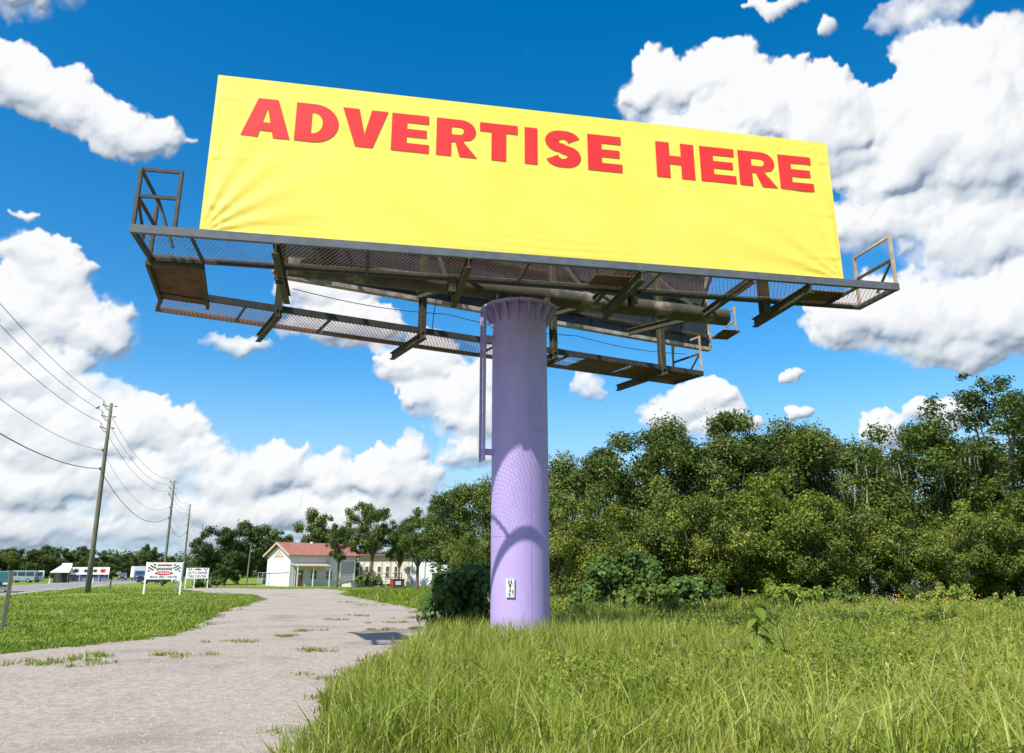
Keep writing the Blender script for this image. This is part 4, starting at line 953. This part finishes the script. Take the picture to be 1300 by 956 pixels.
TV = {
 'A1': make_tree('oak', 9, 3.9, 1.3, 46, 30000, .17, M_leafA, 1), 'A2': make_tree('oak', 9, 4.2, 1.0, 50, 30000, .17, M_leafA, 2),
 'C1': make_tree('tall_oak', 11, 3.7, 1.6, 52, 34000, .18, M_leafA, 3, clr=(.06, .13), top=.3), 'C2': make_tree('tall_oak', 11, 3.4, 1.8, 48, 30000, .17, M_leafA, 4, clr=(.06, .12), top=.1),
 'B1': make_tree('thicket_tree', 6.5, 3.0, .1, 44, 28000, .14, M_leafB, 5, clr=(.08, .17), flat=.85), 'B2': make_tree('thicket_tree', 6.5, 2.8, .05, 40, 28000, .14, M_leafB, 6, clr=(.08, .18), flat=.85),
 'V1': make_tree('vine_tree', 6.5, 2.8, .1, 40, 26000, .16, M_leafY, 7, clr=(.09, .18)),
 'D1': make_tree('open_oak', 10, 4.0, 2.2, 70, 15000, .22, M_leafA, 8, clr=(.04, .095)), 'D2': make_tree('open_oak', 12, 3.4, 2.0, 90, 20000, .15, M_leafA, 9, clr=(.03, .075), top=.2),
 'E1': make_tree('far_tree', 10, 4.8, .2, 62, 22000, .32, M_leafF, 10, clr=(.08, .15)), 'E2': make_tree('far_tree', 10, 4.5, .1, 58, 22000, .32, M_leafF, 12, clr=(.07, .15)),
 'Y1': make_tree('yard_oak', 10, 3.8, 3.9, 60, 15000, .21, M_leafA, 14, clr=(.04, .10)), 'Y2': make_tree('yard_oak', 10, 3.6, 3.2, 55, 22000, .20, M_leafA, 15, clr=(.05, .11)),
 'P1': make_tree('pine', 12, 2.2, 4.5, 26, 6000, .34, M_leafF, 13, clr=(.05, .10), top=-.3),
}
def plant_tree(name, var, px_, py_, Y, label, group, wide=1.0, rz=None, cat='tree'):
    v = TV[var]; t = atY(px_, py_, Y); p = atY(px_, 728, Y); sc = t.z/v['H']
    root = empty(name, (p.x, Y, float(gh(p.x, Y))-.03), random.uniform(0, 6.28) if rz is None else rz)
    root.scale = (sc*wide, sc*wide, sc); tag(root, label, cat, group)
    link('trunk', v['trunk'], root); link('crown', v['crown'], root); return root
G1 = 'oaks rising along the back of the right-hand thicket'
for a in [
 ('oak_tree', 'A1', 712, 574, 50, 'oak with an even rounded top just right of the purple column', G1, 1),
 ('oak_tree', 'C2', 762, 566, 53, 'oak between the column and the highest peak of the thicket', G1, 1.1),
 ('oak_tree', 'C1', 838, 516, 50, 'pointed tall oak below the rear walkway end, under a small cloud', G1, 1.05),
 ('oak_tree', 'A2', 890, 553, 55, 'lower oak filling the dip right of the pointed tall oak', G1, .9),
 ('oak_tree', 'C2', 948, 518, 51, 'narrow oak with twin tips left of the bright green vine tree', G1, 1),
 ('oak_tree', 'C1', 1003, 520, 54, 'oak behind the bright green vine tree', G1, .95),
 ('oak_tree', 'A1', 1058, 535, 50, 'broad oak sloping down toward the gap in the thicket', G1, 1),
 ('oak_tree', 'A2', 1098, 552, 56, 'shorter oak beside the gap where cloud shows through', G1, .8),
 ('mossy_oak', 'C1', 1188, 510, 45, 'tall broad oak hung with grey moss near the right edge', G1, 1.05),
 ('oak_tree', 'A2', 1248, 556, 53, 'oak in the notch between the mossy oak and the edge tree', G1, .9),
 ('oak_tree', 'D2', 1294, 456, 43, 'highest open-branched oak at the right edge of the picture', G1, 1.2),
 ('oak_tree', 'A1', 1345, 520, 47, 'oak cut off by the right edge behind the open-branched one', G1, 1.1)]: plant_tree(*a)
G2 = 'thicket trees leafy down to the meadow'
for a in [
 ('thicket_tree', 'B1', 716, 640, 42.5, 'leafy thicket tree close right of the column, in deep shade below', G2, 1),
 ('thicket_tree', 'B2', 772, 622, 41, 'leafy thicket tree above the dark broad-leaved shrubs', G2, 1),
 ('thicket_tree', 'B1', 828, 598, 43.5, 'tall leafy thicket tree under the pointed oak', G2, .95),
 ('thicket_tree', 'B2', 882, 618, 41, 'leafy thicket tree right of the broad-leaved shrub bank', G2, 1),
 ('thicket_tree', 'B1', 934, 600, 42.5, 'leafy thicket tree behind the tall weed in the meadow', G2, 1),
 ('vine_tree', 'V1', 990, 580, 42, 'bright yellow-green vine-covered tree in the middle of the thicket', G2, .9),
 ('thicket_tree', 'B2', 1036, 615, 40.5, 'leafy thicket tree right below the bright vine tree', G2, 1),
 ('thicket_tree', 'B1', 1090, 597, 43, 'leafy thicket tree left of the glimpsed white shed', G2, 1),
 ('thicket_tree', 'B2', 1138, 655, 41.5, 'low leafy thicket tree overhanging the white shed', G2, .9),
 ('thicket_tree', 'B1', 1222, 632, 40, 'leafy thicket tree below the moss-hung oak, right of the shed', G2, .95),
 ('vine_tree', 'V1', 1268, 590, 42.5, 'greener vine-clad tree second from the right edge', G2, .9),
 ('thicket_tree', 'B2', 1312, 612, 39.5, 'leafy thicket tree at the right edge of the picture', G2, 1)]: plant_tree(*a)
for a in [
 ('understory_tree', 'B2', 905, 700, 46, 'low shaded tree deep between trunks left of the vine tree', 'low trees in the thicket shade', 1.3),
 ('understory_tree', 'B1', 965, 705, 46.5, 'low shaded tree deep behind the tall weed', 'low trees in the thicket shade', 1.3),
 ('understory_tree', 'B2', 1040, 702, 46, 'low shaded tree deep right of the vine tree', 'low trees in the thicket shade', 1.3),
 ('understory_tree', 'B1', 1235, 700, 46, 'low shaded tree deep right of the pale shed', 'low trees in the thicket shade', 1.3),
 ('understory_tree', 'B2', 1290, 700, 45.5, 'low shaded tree deep at the right edge', 'low trees in the thicket shade', 1.3),
 ('understory_tree', 'B1', 845, 700, 47, 'low shaded tree deep behind the shrub bank', 'low trees in the thicket shade', 1.3)]: plant_tree(*a)
G3 = 'oaks behind and left of the purple column'
for a in [
 ('oak_tree', 'A2', 672, 596, 57, 'oak whose crown shows on both sides behind the column', G3, 1),
 ('oak_tree', 'A1', 622, 602, 58, 'oak directly left of the column, above the dark bush', G3, 1),
 ('oak_tree', 'A2', 588, 612, 63, 'second oak left of the column in the descending row', G3, 1),
 ('oak_tree', 'Y2', 556, 632, 74, 'third oak left of the column, lower than its neighbour', G3, 1),
 ('oak_tree', 'Y2', 530, 648, 80, 'fourth oak from the column, drooping over the annex panels', G3, .85),
 ('thicket_tree', 'B2', 606, 668, 50, 'leafy undergrowth tree behind the dark bush', G3, 1),
 ('thicket_tree', 'B1', 592, 694, 56, 'low undergrowth tree at the right end of the annex', G3, .8),
 ('yard_tree', 'Y1', 468, 634, 96, 'open-crowned oak with a thick trunk in front of the annex', None, .95),
 ('yard_tree', 'Y1', 428, 662, 99, 'small round yard tree overhanging the garage roof', None, .72),
 ('yard_tree', 'Y2', 506, 660, 97, 'bushy yard tree just right of the open-crowned oak', None, .7)]: plant_tree(*a)
G4 = 'dark trees behind the white building'
for a in [
 ('shade_tree', 'E1', 272, 664, 120, 'dense dark tree at the left end of the clump by the white building', G4, 1),
 ('shade_tree', 'E2', 302, 658, 126, 'dense dark tree behind the bare leaning pole', G4, 1),
 ('shade_tree', 'E1', 336, 662, 132, 'dense dark tree behind the gable of the white building', G4, 1),
 ('shade_tree', 'E2', 362, 676, 138, 'lower dark tree behind the red roof ridge', G4, .9),
 ('shade_tree', 'E1', 396, 641, 136, 'tallest dark tree rising over the red roof', G4, .85),
 ('shade_tree', 'E2', 440, 665, 140, 'dark tree behind the garage end of the white building', G4, .9),
 ('shade_tree', 'E1', 486, 668, 140, 'dark tree behind the cream annex, seen between yard trees', G4, 1),
 ('shade_tree', 'E2', 524, 672, 132, 'dark tree behind the right half of the annex', G4, 1),
 ('shade_tree', 'E1', 286, 705, 112, 'low leafy tree at the foot of the dark clump', G4, .9)]: plant_tree(*a)
G5 = 'trees lining the far side of the highway'
far = [(-14, 690, 178, 'E1', 'far-side tree cut off by the left edge'), (8, 693, 186, 'E2', 'far-side tree above the teal car at the left edge'), (30, 694, 178, 'E1', 'far-side tree shading the two parked vans'), (52, 690, 190, 'E2', 'far-side tree between the vans and the open shed'),
       (76, 693, 182, 'E1', 'far-side tree behind the open shed'), (98, 691, 192, 'E2', 'far-side tree behind the white banner, left of the nearest pole'), (122, 696, 186, 'E1', 'far-side tree right of the nearest utility pole'),
       (143, 701, 205, 'E2', 'far-side tree between the nearest pole and the grey vehicle'), (160, 699, 215, 'E1', 'far-side tree behind the grey sport utility vehicle'), (182, 689, 235, 'P1', 'tall thin pine rising over the far tree line'), (176, 698, 225, 'E2', 'far-side tree behind the box truck'),
       (196, 700, 240, 'E1', 'far-side tree behind the checkered sign'), (216, 705, 260, 'E2', 'far-side tree between the two white signs'), (236, 712, 285, 'E1', 'far-side tree left of the AUTO REPAIR sign top'), (192, 693, 238, 'P1', 'shorter pine beside the tall thin pine')]
for (x, y, Y, v, lb) in far: plant_tree('roadside_tree', v, x, y, Y, lb, G5, 1.15 if v[0] == 'E' else 1)
# the farthest woods read as one dark band
cs = []
for i in range(420):
    az = rng.uniform(-.95, .95); dd = rng.uniform(290, 360); cs.append((math.sin(az)*dd, math.cos(az)*dd, rng.uniform(1, 7.5), rng.uniform(2.5, 4.5)))
cs = np.array(cs); n = 70000; k = rng.integers(0, len(cs), n); d = rng.normal(size=(n, 3)); d /= np.linalg.norm(d, axis=1, keepdims=True)
C = cs[k, :3]+d*(cs[k, 3]*rng.random(n)**.4)[:, None]*np.array([1.6, 1, 1]); C[:, 2] = np.maximum(C[:, 2], .1)
V, Q = leaf_quads(C, d+rng.normal(size=(n, 3))*.5+np.array([0, -.3, .5]), rng.uniform(.6, 1.3, n))
w_ = link('distant_woods', np_mesh('distant_woods', V, quads=Q, mats=[M_leafF], tint=np.repeat(np.clip(.3+.3*rng.random(n), 0, 1), 4))); tag(w_, 'distant woods closing the horizon as one dark green band', 'woods', kind='stuff')
# grey moss on the mossy oak
mo = [o_ for o_ in bpy.data.objects if o_.name.startswith('mossy_oak')][0]; cl = TV['C1']['cl']; pts = []
b = MB()
for i in range(330):
    c = cl[rng.integers(0, len(cl))]; 
    if c[2] > 8.6: continue
    x, y, z = c[0]+rng.normal()*c[3]*.7, c[1]+rng.normal()*c[3]*.7, c[2]-rng.random()*c[3]*.6; l = rng.uniform(.4, 1.4); w0 = rng.uniform(.02, .06)
    b.tube([(x, y, z), (x+rng.normal()*.05, y+rng.normal()*.05, z-l*.5), (x+rng.normal()*.08, y+rng.normal()*.08, z-l)], [w0*.5, w0, .006], 4, caps=False)
tag(link('hanging_moss', b.mesh('hanging_moss', M_mossy), mo), kind='stuff')
# white sided shed behind the thicket
so_ = atY(1165, 728, 46.5); so_.z = 0
wsd = empty('sided_shed', tuple(so_)); tag(wsd, 'pale sided shed glimpsed low through the thicket at right', 'shed')
for i in range(13): MB().box(so_+Vector((0, .012*(i % 2), .10+.17*i)), (3.4, .04, .165)).build('siding_board', M_white, wsd)
MB().box(so_+Vector((0, 1.3, 1.1)), (3.3, 2.5, 2.2)).build('wall', M_grey, wsd); MB().box(so_+Vector((0, 1.2, 2.3)), (3.8, 3.0, .12)).build('roof', M_roof, wsd)

# ------------------------------------------------------------------ shrubs with broad leaves
def broad_leaves(C, nrm, size, rr):
    """heart-shaped leaves"""
    n = len(C); nrm = nrm/np.linalg.norm(nrm, axis=1, keepdims=True)
    a = rr.normal(size=(n, 3))*.6+np.array([0, 0, -.8]); a -= nrm*(a*nrm).sum(1, keepdims=True); a /= np.linalg.norm(a, axis=1, keepdims=True); b = np.cross(nrm, a)
    sh = [(-.42, 0, 0), (-.5, .28, .05), (-.15, .5, .10), (.25, .30, .05), (.6, 0, -.05), (.25, -.30, .05), (-.15, -.5, .10), (-.5, -.28, .05)]
    V = np.stack([C+(a*x+b*y+nrm*z)*size[:, None] for x, y, z in sh], 1).reshape(-1, 3); base = np.arange(n)[:, None]*8
    Q = np.concatenate([base+np.array([[0, 1, 2, 3]]), base+np.array([[0, 3, 4, 5]]), base+np.array([[0, 5, 6, 7]])], 0); return V, Q
def shrub(name, label, px_, Y, topy, wid, n, lsize, m, seed, dep=None, group='broad-leaved shrubs'):
    p = atY(px_, 728, Y); H = atY(px_, topy, Y).z; rr = np.random.default_rng(seed); dep = dep or wid*.8
    root = empty(name, (p.x, Y, float(gh(p.x, Y)))); tag(root, label, 'shrub', group)
    nc = 26; cl = []
    while len(cl) < nc:
        q_ = rr.uniform(-1, 1, 3)
        if np.linalg.norm(q_) > 1: continue
        cl.append((q_[0]*wid/2, q_[1]*dep/2, H*.5+q_[2]*H*.43, H*rr.uniform(.10, .20)))
    cl = np.array(cl); k = rr.integers(0, nc, n); d = rr.normal(size=(n, 3)); d /= np.linalg.norm(d, axis=1, keepdims=True)
    C = cl[k, :3]+d*(cl[k, 3]*rr.random(n)**.4*1.25)[:, None]; C[:, 2] = np.maximum(C[:, 2], .06)
    V, Q = broad_leaves(C, d+rr.normal(size=(n, 3))*.4+np.array([-.15, -.45, .75]), lsize*rr.uniform(.55, 1.3, n), rr)
    t = np.clip(.3+.4*rr.random(nc)[k]+rr.normal(size=n)*.16, 0, 1)
    link('foliage', np_mesh('foliage', V, quads=Q, mats=[m], tint=np.repeat(t, 8)), root)
    b = MB()
    for i in range(nc):
        e = Vector(cl[i, :3]); b.tube([(e.x*.15, e.y*.15, -.1), (e.x*.5, e.y*.5, e.z*.55), tuple(e)], [.025, .016, .006], 5, caps=False)
    link('stems', b.mesh('stems', M_bark), root); return root
shrub('dark_bush', 'dark green broad-leaved bush pressed against the left of the purple column', 588, 21.6, 716, 1.9, 2600, .13, M_broad, 21)
shrub('dark_bush', 'small low bush at the gravel edge, left foot of the dark bush', 566, 21.0, 790, .9, 800, .09, M_broad, 22)
shrub('leafy_shrub', 'large dark shrub bank right of the column under the thicket trees', 792, 35, 694, 3.6, 3600, .16, M_broad, 23)
shrub('leafy_shrub', 'bright sunlit broad-leaved shrub in front of the dark shrub bank', 826, 31, 738, 2.6, 2300, .14, M_leafY, 24)
shrub('leafy_shrub', 'dark shrub right of the bright sunlit one', 872, 33.5, 724, 2.6, 2400, .15, M_broad, 25)
shrub('leafy_shrub', 'low shrub close right of the column base', 742, 30.5, 752, 2.0, 1500, .12, M_broad, 26)
shrub('leafy_shrub', 'shrub at the thicket foot behind the tall weed', 1000, 36, 742, 3.0, 2200, .13, M_leafY, 27)
shrub('leafy_shrub', 'feathery bright shrub right of the pale sided shed', 1200, 34, 738, 2.2, 1700, .10, M_leafY, 28)
shrub('leafy_shrub', 'low shrub at the right edge of the meadow', 1278, 34, 752, 2.4, 1600, .11, M_broad, 29)
shrub('leafy_shrub', 'low shrub between the vine tree and the pale shed', 1075, 37, 746, 3.0, 2000, .12, M_broad, 30)
shrub('tree_foot_bush', 'dark bush round the trunk of the open-crowned yard oak', 467, 95, 728, 3.0, 1200, .3, M_leafF, 31)
shrub('verge_bush', 'brownish bushes behind the AUTO REPAIR sign', 262, 97, 733, 3.4, 1200, .3, M_leafF, 32)

# ------------------------------------------------------------------ grass
def fan(n, r0, r1, a0, a1, pw):
    u = rng.random(n); r = (r0**(1-pw)+(r1**(1-pw)-r0**(1-pw))*u)**(1/(1-pw)); a = rng.uniform(a0, a1, n); return np.stack([r*np.sin(a), r*np.cos(a)], 1)
def offroad(P): o = P[:, 0]*rn.x+P[:, 1]*rn.y; return (o > -16.6) | (o < -28.9)
def patch(P, s, seed): 
    x, y = P[:, 0]*s, P[:, 1]*s; return .5+.25*(np.sin(x*1.3+seed)*np.cos(y*1.1-seed)+np.sin(x*.6-y*.8+seed*2))+.12*np.sin(x*3.1+y*2.7+seed)
def blades(name, P, h, w, m, label, lean=.5, straw=.1, tbase=.45):
    n = len(P); z = gh(P[:, 0], P[:, 1]); az = rng.uniform(0, 2*math.pi, n); dx, dy = np.cos(az), np.sin(az)
    l = h*lean*rng.uniform(.1, 1.3, n); fa = rng.uniform(0, 2*math.pi, n); sx, sy = np.cos(fa)*w*.5, np.sin(fa)*w*.5
    def pt(k, hh, f, ws): return np.stack([P[:, 0]+dx*l*f+sx*ws*k, P[:, 1]+dy*l*f+sy*ws*k, z+h*hh], 1)
    V = np.stack([pt(-1, -.04, 0, 1), pt(1, -.04, 0, 1), pt(-1, .55, .32, .8), pt(1, .55, .32, .8), pt(0, 1-.25*np.clip(l/h, 0, 1), 1, 0)], 1).reshape(-1, 3)
    b0 = np.arange(n)[:, None]*5
    t = np.clip(tbase*(.25+.75*patch(P, .55, 2.)+.45*patch(P, 2.1, 9.))+rng.normal(size=n)*.17, 0, .82); st = rng.random(n) < straw; t[st] = rng.uniform(.85, 1, st.sum())
    me = np_mesh(name, V, quads=b0+np.array([[0, 1, 3, 2]]), tris=b0+np.array([[2, 3, 4]]), mats=[m], tint=np.repeat(t, 5))
    o_ = link(name, me); tag(o_, label, 'grass', kind='stuff'); return o_
# meadow at right
P = fan(190000, 4.5, 47, R(-26), R(48), 1.25); P = P[~inpoly(P[:, 0], P[:, 1], LOT)]
P = P[(P[:, 0] > -3.2) & (((P[:, 0]-POLE.x)**2+(P[:, 1]-POLE.y)**2) > (PR+.02)**2)]
rr_ = np.hypot(P[:, 0], P[:, 1]); tall = np.exp(-(((P[:, 0]-1.2)/3.4)**2+((P[:, 1]-15.5)/4.2)**2))
h = (.22+.20*patch(P, .8, 4.)+.16*patch(P, 2.7, 7.)+.34*tall)*rng.uniform(.4, 1.35, len(P)); edge = np.clip((P[:, 0]+3.)/1.2, .45, 1); h *= edge*np.where(rr_ < 9.5, .8, 1)
blades('meadow_grass', P, h, (.009+.0008*rr_)*rng.uniform(.6, 1.5, len(P)), M_grass, 'tall sunlit grass and weeds covering the meadow at right', straw=.16)
# lawn at left and by the annex
P = fan(170000, 13, 112, R(-46), R(6), 1.15); P = P[~inpoly(P[:, 0], P[:, 1], LOT)]; P = P[offroad(P)]; P = P[(P[:, 1] < 98) & ((P[:, 0] < -3) | (P[:, 1] > 44))]
rr_ = np.hypot(P[:, 0], P[:, 1]); an_ = (P[:, 0] > -14) & (P[:, 1] > 35)
h = (.035+.075*patch(P, .9, 1.))*rng.uniform(.4, 1.5, len(P))*np.where(an_, 3.2, 1)
blades('lawn_grass', P, h, (.009+.0008*rr_)*rng.uniform(.7, 1.4, len(P)), M_lawn, 'short bright lawn between the gravel lot and the highway', lean=.6, straw=.05, tbase=.5)
# ragged tufts creeping into the gravel
A = np.array(LOT); tc_ = A[rng.integers(0, len(A), 900)]+rng.normal(size=(900, 2))*.22; tc_ = tc_[(tc_[:, 1] > 4) & (tc_[:, 1] < 70)]
pp_ = [(100, 852), (230, 838), (90, 846), (210, 806), (390, 800), (460, 782), (500, 790), (540, 800), (350, 808), (430, 786), (390, 830), (300, 818), (480, 800), (520, 784), (470, 770), (445, 764), (120, 840), (30, 850)]
tc_ = np.concatenate([tc_]+[np.array([g2(*q_)])+rng.normal(size=(6, 2))*np.array([.35, .18]) for q_ in pp_])
P = (tc_[:, None, :]+rng.normal(size=(len(tc_), 34, 2))*.09).reshape(-1, 2)
blades('gravel_edge_tufts', P, rng.uniform(.03, .13, len(P)), rng.uniform(.010, .022, len(P)), M_lawn, 'low tufts of grass creeping over the gravel edge', lean=.8, straw=.12)
# long arching clumps
cc = fan(1500, 7, 40, R(-14), R(46), 1.15); cc = cc[~inpoly(cc[:, 0], cc[:, 1], LOT)]; cc = cc[(cc[:, 0] > -1.6) & (np.hypot(cc[:, 0]-POLE.x, cc[:, 1]-POLE.y) > 1.0)]
ch_ = rng.uniform(.35, .85, len(cc)); P = (cc[:, None, :]+rng.normal(size=(len(cc), 26, 2))*.10).reshape(-1, 2); rr_ = np.hypot(P[:, 0], P[:, 1])
blades('arching_grass_clumps', P, np.repeat(ch_, 26)*rng.uniform(.55, 1.15, len(P)), (.012+.0009*rr_)*rng.uniform(.6, 1.3, len(P)), M_grass, 'coarse clumps of long arching grass through the meadow', lean=.75, straw=.06, tbase=.6)
# seed stalks in loose clumps
cc = fan(420, 9, 42, R(-6), R(46), 1.1); cc = cc[~inpoly(cc[:, 0], cc[:, 1], LOT)]; P = (cc[:, None, :]+rng.normal(size=(len(cc), 16, 2))*.28).reshape(-1, 2); P = P[np.hypot(P[:, 0]-POLE.x, P[:, 1]-POLE.y) > 1.2]
rr_ = np.hypot(P[:, 0], P[:, 1])
blades('seed_stalks', P, rng.uniform(.35, .80, len(P)), (.006+.0008*rr_)*rng.uniform(.6, 1.2, len(P)), M_grass, 'pale dry seed stalks standing in clumps above the meadow grass', lean=.5, straw=.35)
# broad-leaved weeds through the meadow
W_ = fan(8000, 6.5, 44, R(-14), R(46), 1.2); W_ = W_[~inpoly(W_[:, 0], W_[:, 1], LOT)]; W_ = W_[(W_[:, 0] > -1.5) & (np.hypot(W_[:, 0], W_[:, 1]) > 9.5)]; W_ = W_[rng.random(len(W_)) < np.clip(.9*patch(W_, .7, 6.)+.15-np.exp(-(((W_[:, 0]-1)/3)**2+((W_[:, 1]-15)/5)**2)), 0, 1)]
nl = 18; n = len(W_)*nl; hh = np.repeat(rng.uniform(.2, .62, len(W_)), nl); C = np.repeat(np.column_stack([W_, gh(W_[:, 0], W_[:, 1])]), nl, 0)
f = rng.random(n)**.7; C[:, 2] += hh*f; C[:, :2] += rng.normal(size=(n, 2))*(.04+.07*(1-f))[:, None]
V, Q = leaf_quads(C, rng.normal(size=(n, 3))*.6+np.array([-.1, -.3, .9]), rng.uniform(.03, .075, n)*(1+np.hypot(C[:, 0], C[:, 1])*.012), .5)
o_ = link('meadow_weeds', np_mesh('meadow_weeds', V, quads=Q, mats=[M_leafY], tint=np.repeat(np.clip(np.repeat(rng.uniform(.15, .75, len(W_)), nl)+rng.normal(size=n)*.18, 0, 1), 4))); tag(o_, 'small leafy weeds mixed through the meadow', 'weeds', kind='stuff')
W_ = fan(1500, 9, 42, R(2), R(46), 1.15); W_ = W_[patch(W_, .45, 3.) > .42]; W_ = W_[np.hypot(W_[:, 0]-1.2, W_[:, 1]-15.5) > 4]
nl = 46; n = len(W_)*nl; hh = np.repeat(rng.uniform(.35, .8, len(W_)), nl); C = np.repeat(np.column_stack([W_, gh(W_[:, 0], W_[:, 1])]), nl, 0)
f = rng.random(n)**.6; C[:, 2] += hh*f; C[:, :2] += rng.normal(size=(n, 2))*(.09*np.sin(f*2.6)+.03)[:, None]
V, Q = leaf_quads(C, rng.normal(size=(n, 3))*.7+np.array([-.2, -.4, .8]), rng.uniform(.035, .085, n)*(1+np.hypot(C[:, 0], C[:, 1])*.010), .42)
o_ = link('bushy_weeds', np_mesh('bushy_weeds', V, quads=Q, mats=[M_leafY], tint=np.repeat(np.clip(np.repeat(rng.uniform(.1, .85, len(W_)), nl)+rng.normal(size=n)*.15, 0, 1), 4))); tag(o_, 'knee-high bushy weeds in the right half of the meadow', 'weeds', kind='stuff')
# yellow flower heads along the thicket foot
M_flow = mat('yellow_petals', (.62, .40, .02), (.5, .28, .02), rough=.7, scale=8)
n = 170; fx_ = rng.choice([1095, 1140, 1165, 1185, 1250, 1280], n)+rng.normal(size=n)*12; P = np.array([tuple(atY(a, 728, b_))[:2] for a, b_ in zip(fx_, rng.uniform(30, 35, n))])
C = np.column_stack([P, rng.uniform(.35, .85, n)]); V, Q = leaf_quads(C, rng.normal(size=(n, 3))*.5+np.array([0, -.5, .7]), rng.uniform(.04, .07, n), .8)
o_ = link('yellow_wildflowers', np_mesh('yellow_wildflowers', V, quads=Q, mats=[M_flow])); tag(o_, 'scattered yellow wildflowers at the foot of the thicket', 'flowers', kind='stuff')
# tall single weeds
def tall_weed(px_, py_, topy, label, nl, lsz, seed):
    p = atz(px_, py_); H = atY(px_, topy, p.y).z; lsz *= 1.45; rr = np.random.default_rng(seed)
    root = empty('tall_weed', (p.x, p.y, 0)); tag(root, label, 'weed', 'tall weeds standing in the meadow')
    bend = [Vector((.05*math.sin(i*1.3+seed)*i/6, .04*math.cos(i+seed)*i/6, H*i/6)) for i in range(7)]; bend[0].z = -.05
    link('stem', MB().tube(bend, [.016, .015, .013, .012, .010, .008, .005], 7).mesh('stem', M_leafY, True), root)
    for i in range(nl):
        f = .30+.70*i/(nl-1); j = min(5, int(f*6)); c = bend[j].lerp(bend[j+1], f*6-j); a = i*2.4+seed; s_ = lsz*(1.15-.55*f)*rr.uniform(.8, 1.2)
        out = Vector((math.cos(a), math.sin(a), .25 if f > .9 else -.45)).normalized(); sd = Vector((-math.sin(a), math.cos(a), 0)); up = out.cross(sd)*-1
        V = [c, c+out*.25*s_]
        for (x, y, z) in ((.30, .22, .05), (.55, .30, .03), (.85, .20, -.06), (1.15, 0, -.22), (.85, -.20, -.06), (.55, -.30, .03), (.30, -.22, .05)): V.append(c+out*x*s_+sd*y*s_+Vector((0, 0, z*s_)))
        m_ = c+out*.6*s_-Vector((0, 0, .03*s_)); V.append(m_)
        Fc = [(0, 2, 9), (2, 3, 9), (3, 4, 9), (4, 5, 9), (5, 6, 9), (6, 7, 9), (7, 8, 9), (8, 0, 9)]
        me = MB().add(V, Fc).mesh('leaf', M_leafY); at_ = me.attributes.new('tint', 'FLOAT', 'POINT'); at_.data.foreach_set('value', np.full(len(me.vertices), rr.uniform(.35, .75), np.float32)); link('leaf', me, root)
tall_weed(967, 862, 752, 'tall broad-leaved weed standing alone above the meadow', 17, .26, 1)
tall_weed(866, 858, 795, 'second leafy weed, left of the tallest one', 14, .20, 2)
tall_weed(1000, 880, 806, 'short leafy weed just right of the tallest one', 12, .18, 3)
tall_weed(925, 884, 812, 'short leafy weed between the two taller weeds', 12, .18, 4)

# loose stones on the lot
n = 22000; P = fan(n, 5, 30, R(-42), R(-2), 1.1); P = P[inpoly(P[:, 0], P[:, 1], LOT)]; n = len(P); s_ = rng.uniform(.007, .020, n)*(1+.6*(rng.random(n) < .05))
Z = gh(P[:, 0], P[:, 1])+.016; ang = rng.uniform(0, 6.28, n); V = []
for k in range(4): V.append(np.stack([P[:, 0]+np.cos(ang+k*1.57)*s_*rng.uniform(.7, 1.3, n), P[:, 1]+np.sin(ang+k*1.57)*s_*rng.uniform(.7, 1.3, n), Z-.004], 1))
V.append(np.stack([P[:, 0]+s_*.2, P[:, 1]-s_*.1, Z+s_*rng.uniform(.4, .9, n)], 1)); V = np.stack(V, 1).reshape(-1, 3); b0 = np.arange(n)[:, None]*5
T_ = np.concatenate([b0+np.array([[0, 1, 4]]), b0+np.array([[1, 2, 4]]), b0+np.array([[2, 3, 4]]), b0+np.array([[3, 0, 4]])], 0)
M_stone = mat('loose_stones', (.27, .23, .195), (.41, .36, .31), rough=.95, scale=30)
o_ = link('gravel_stones', np_mesh('gravel_stones', V, tris=T_, mats=[M_stone])); tag(o_, 'loose pale stones scattered over the gravel lot', 'stones', kind='stuff')
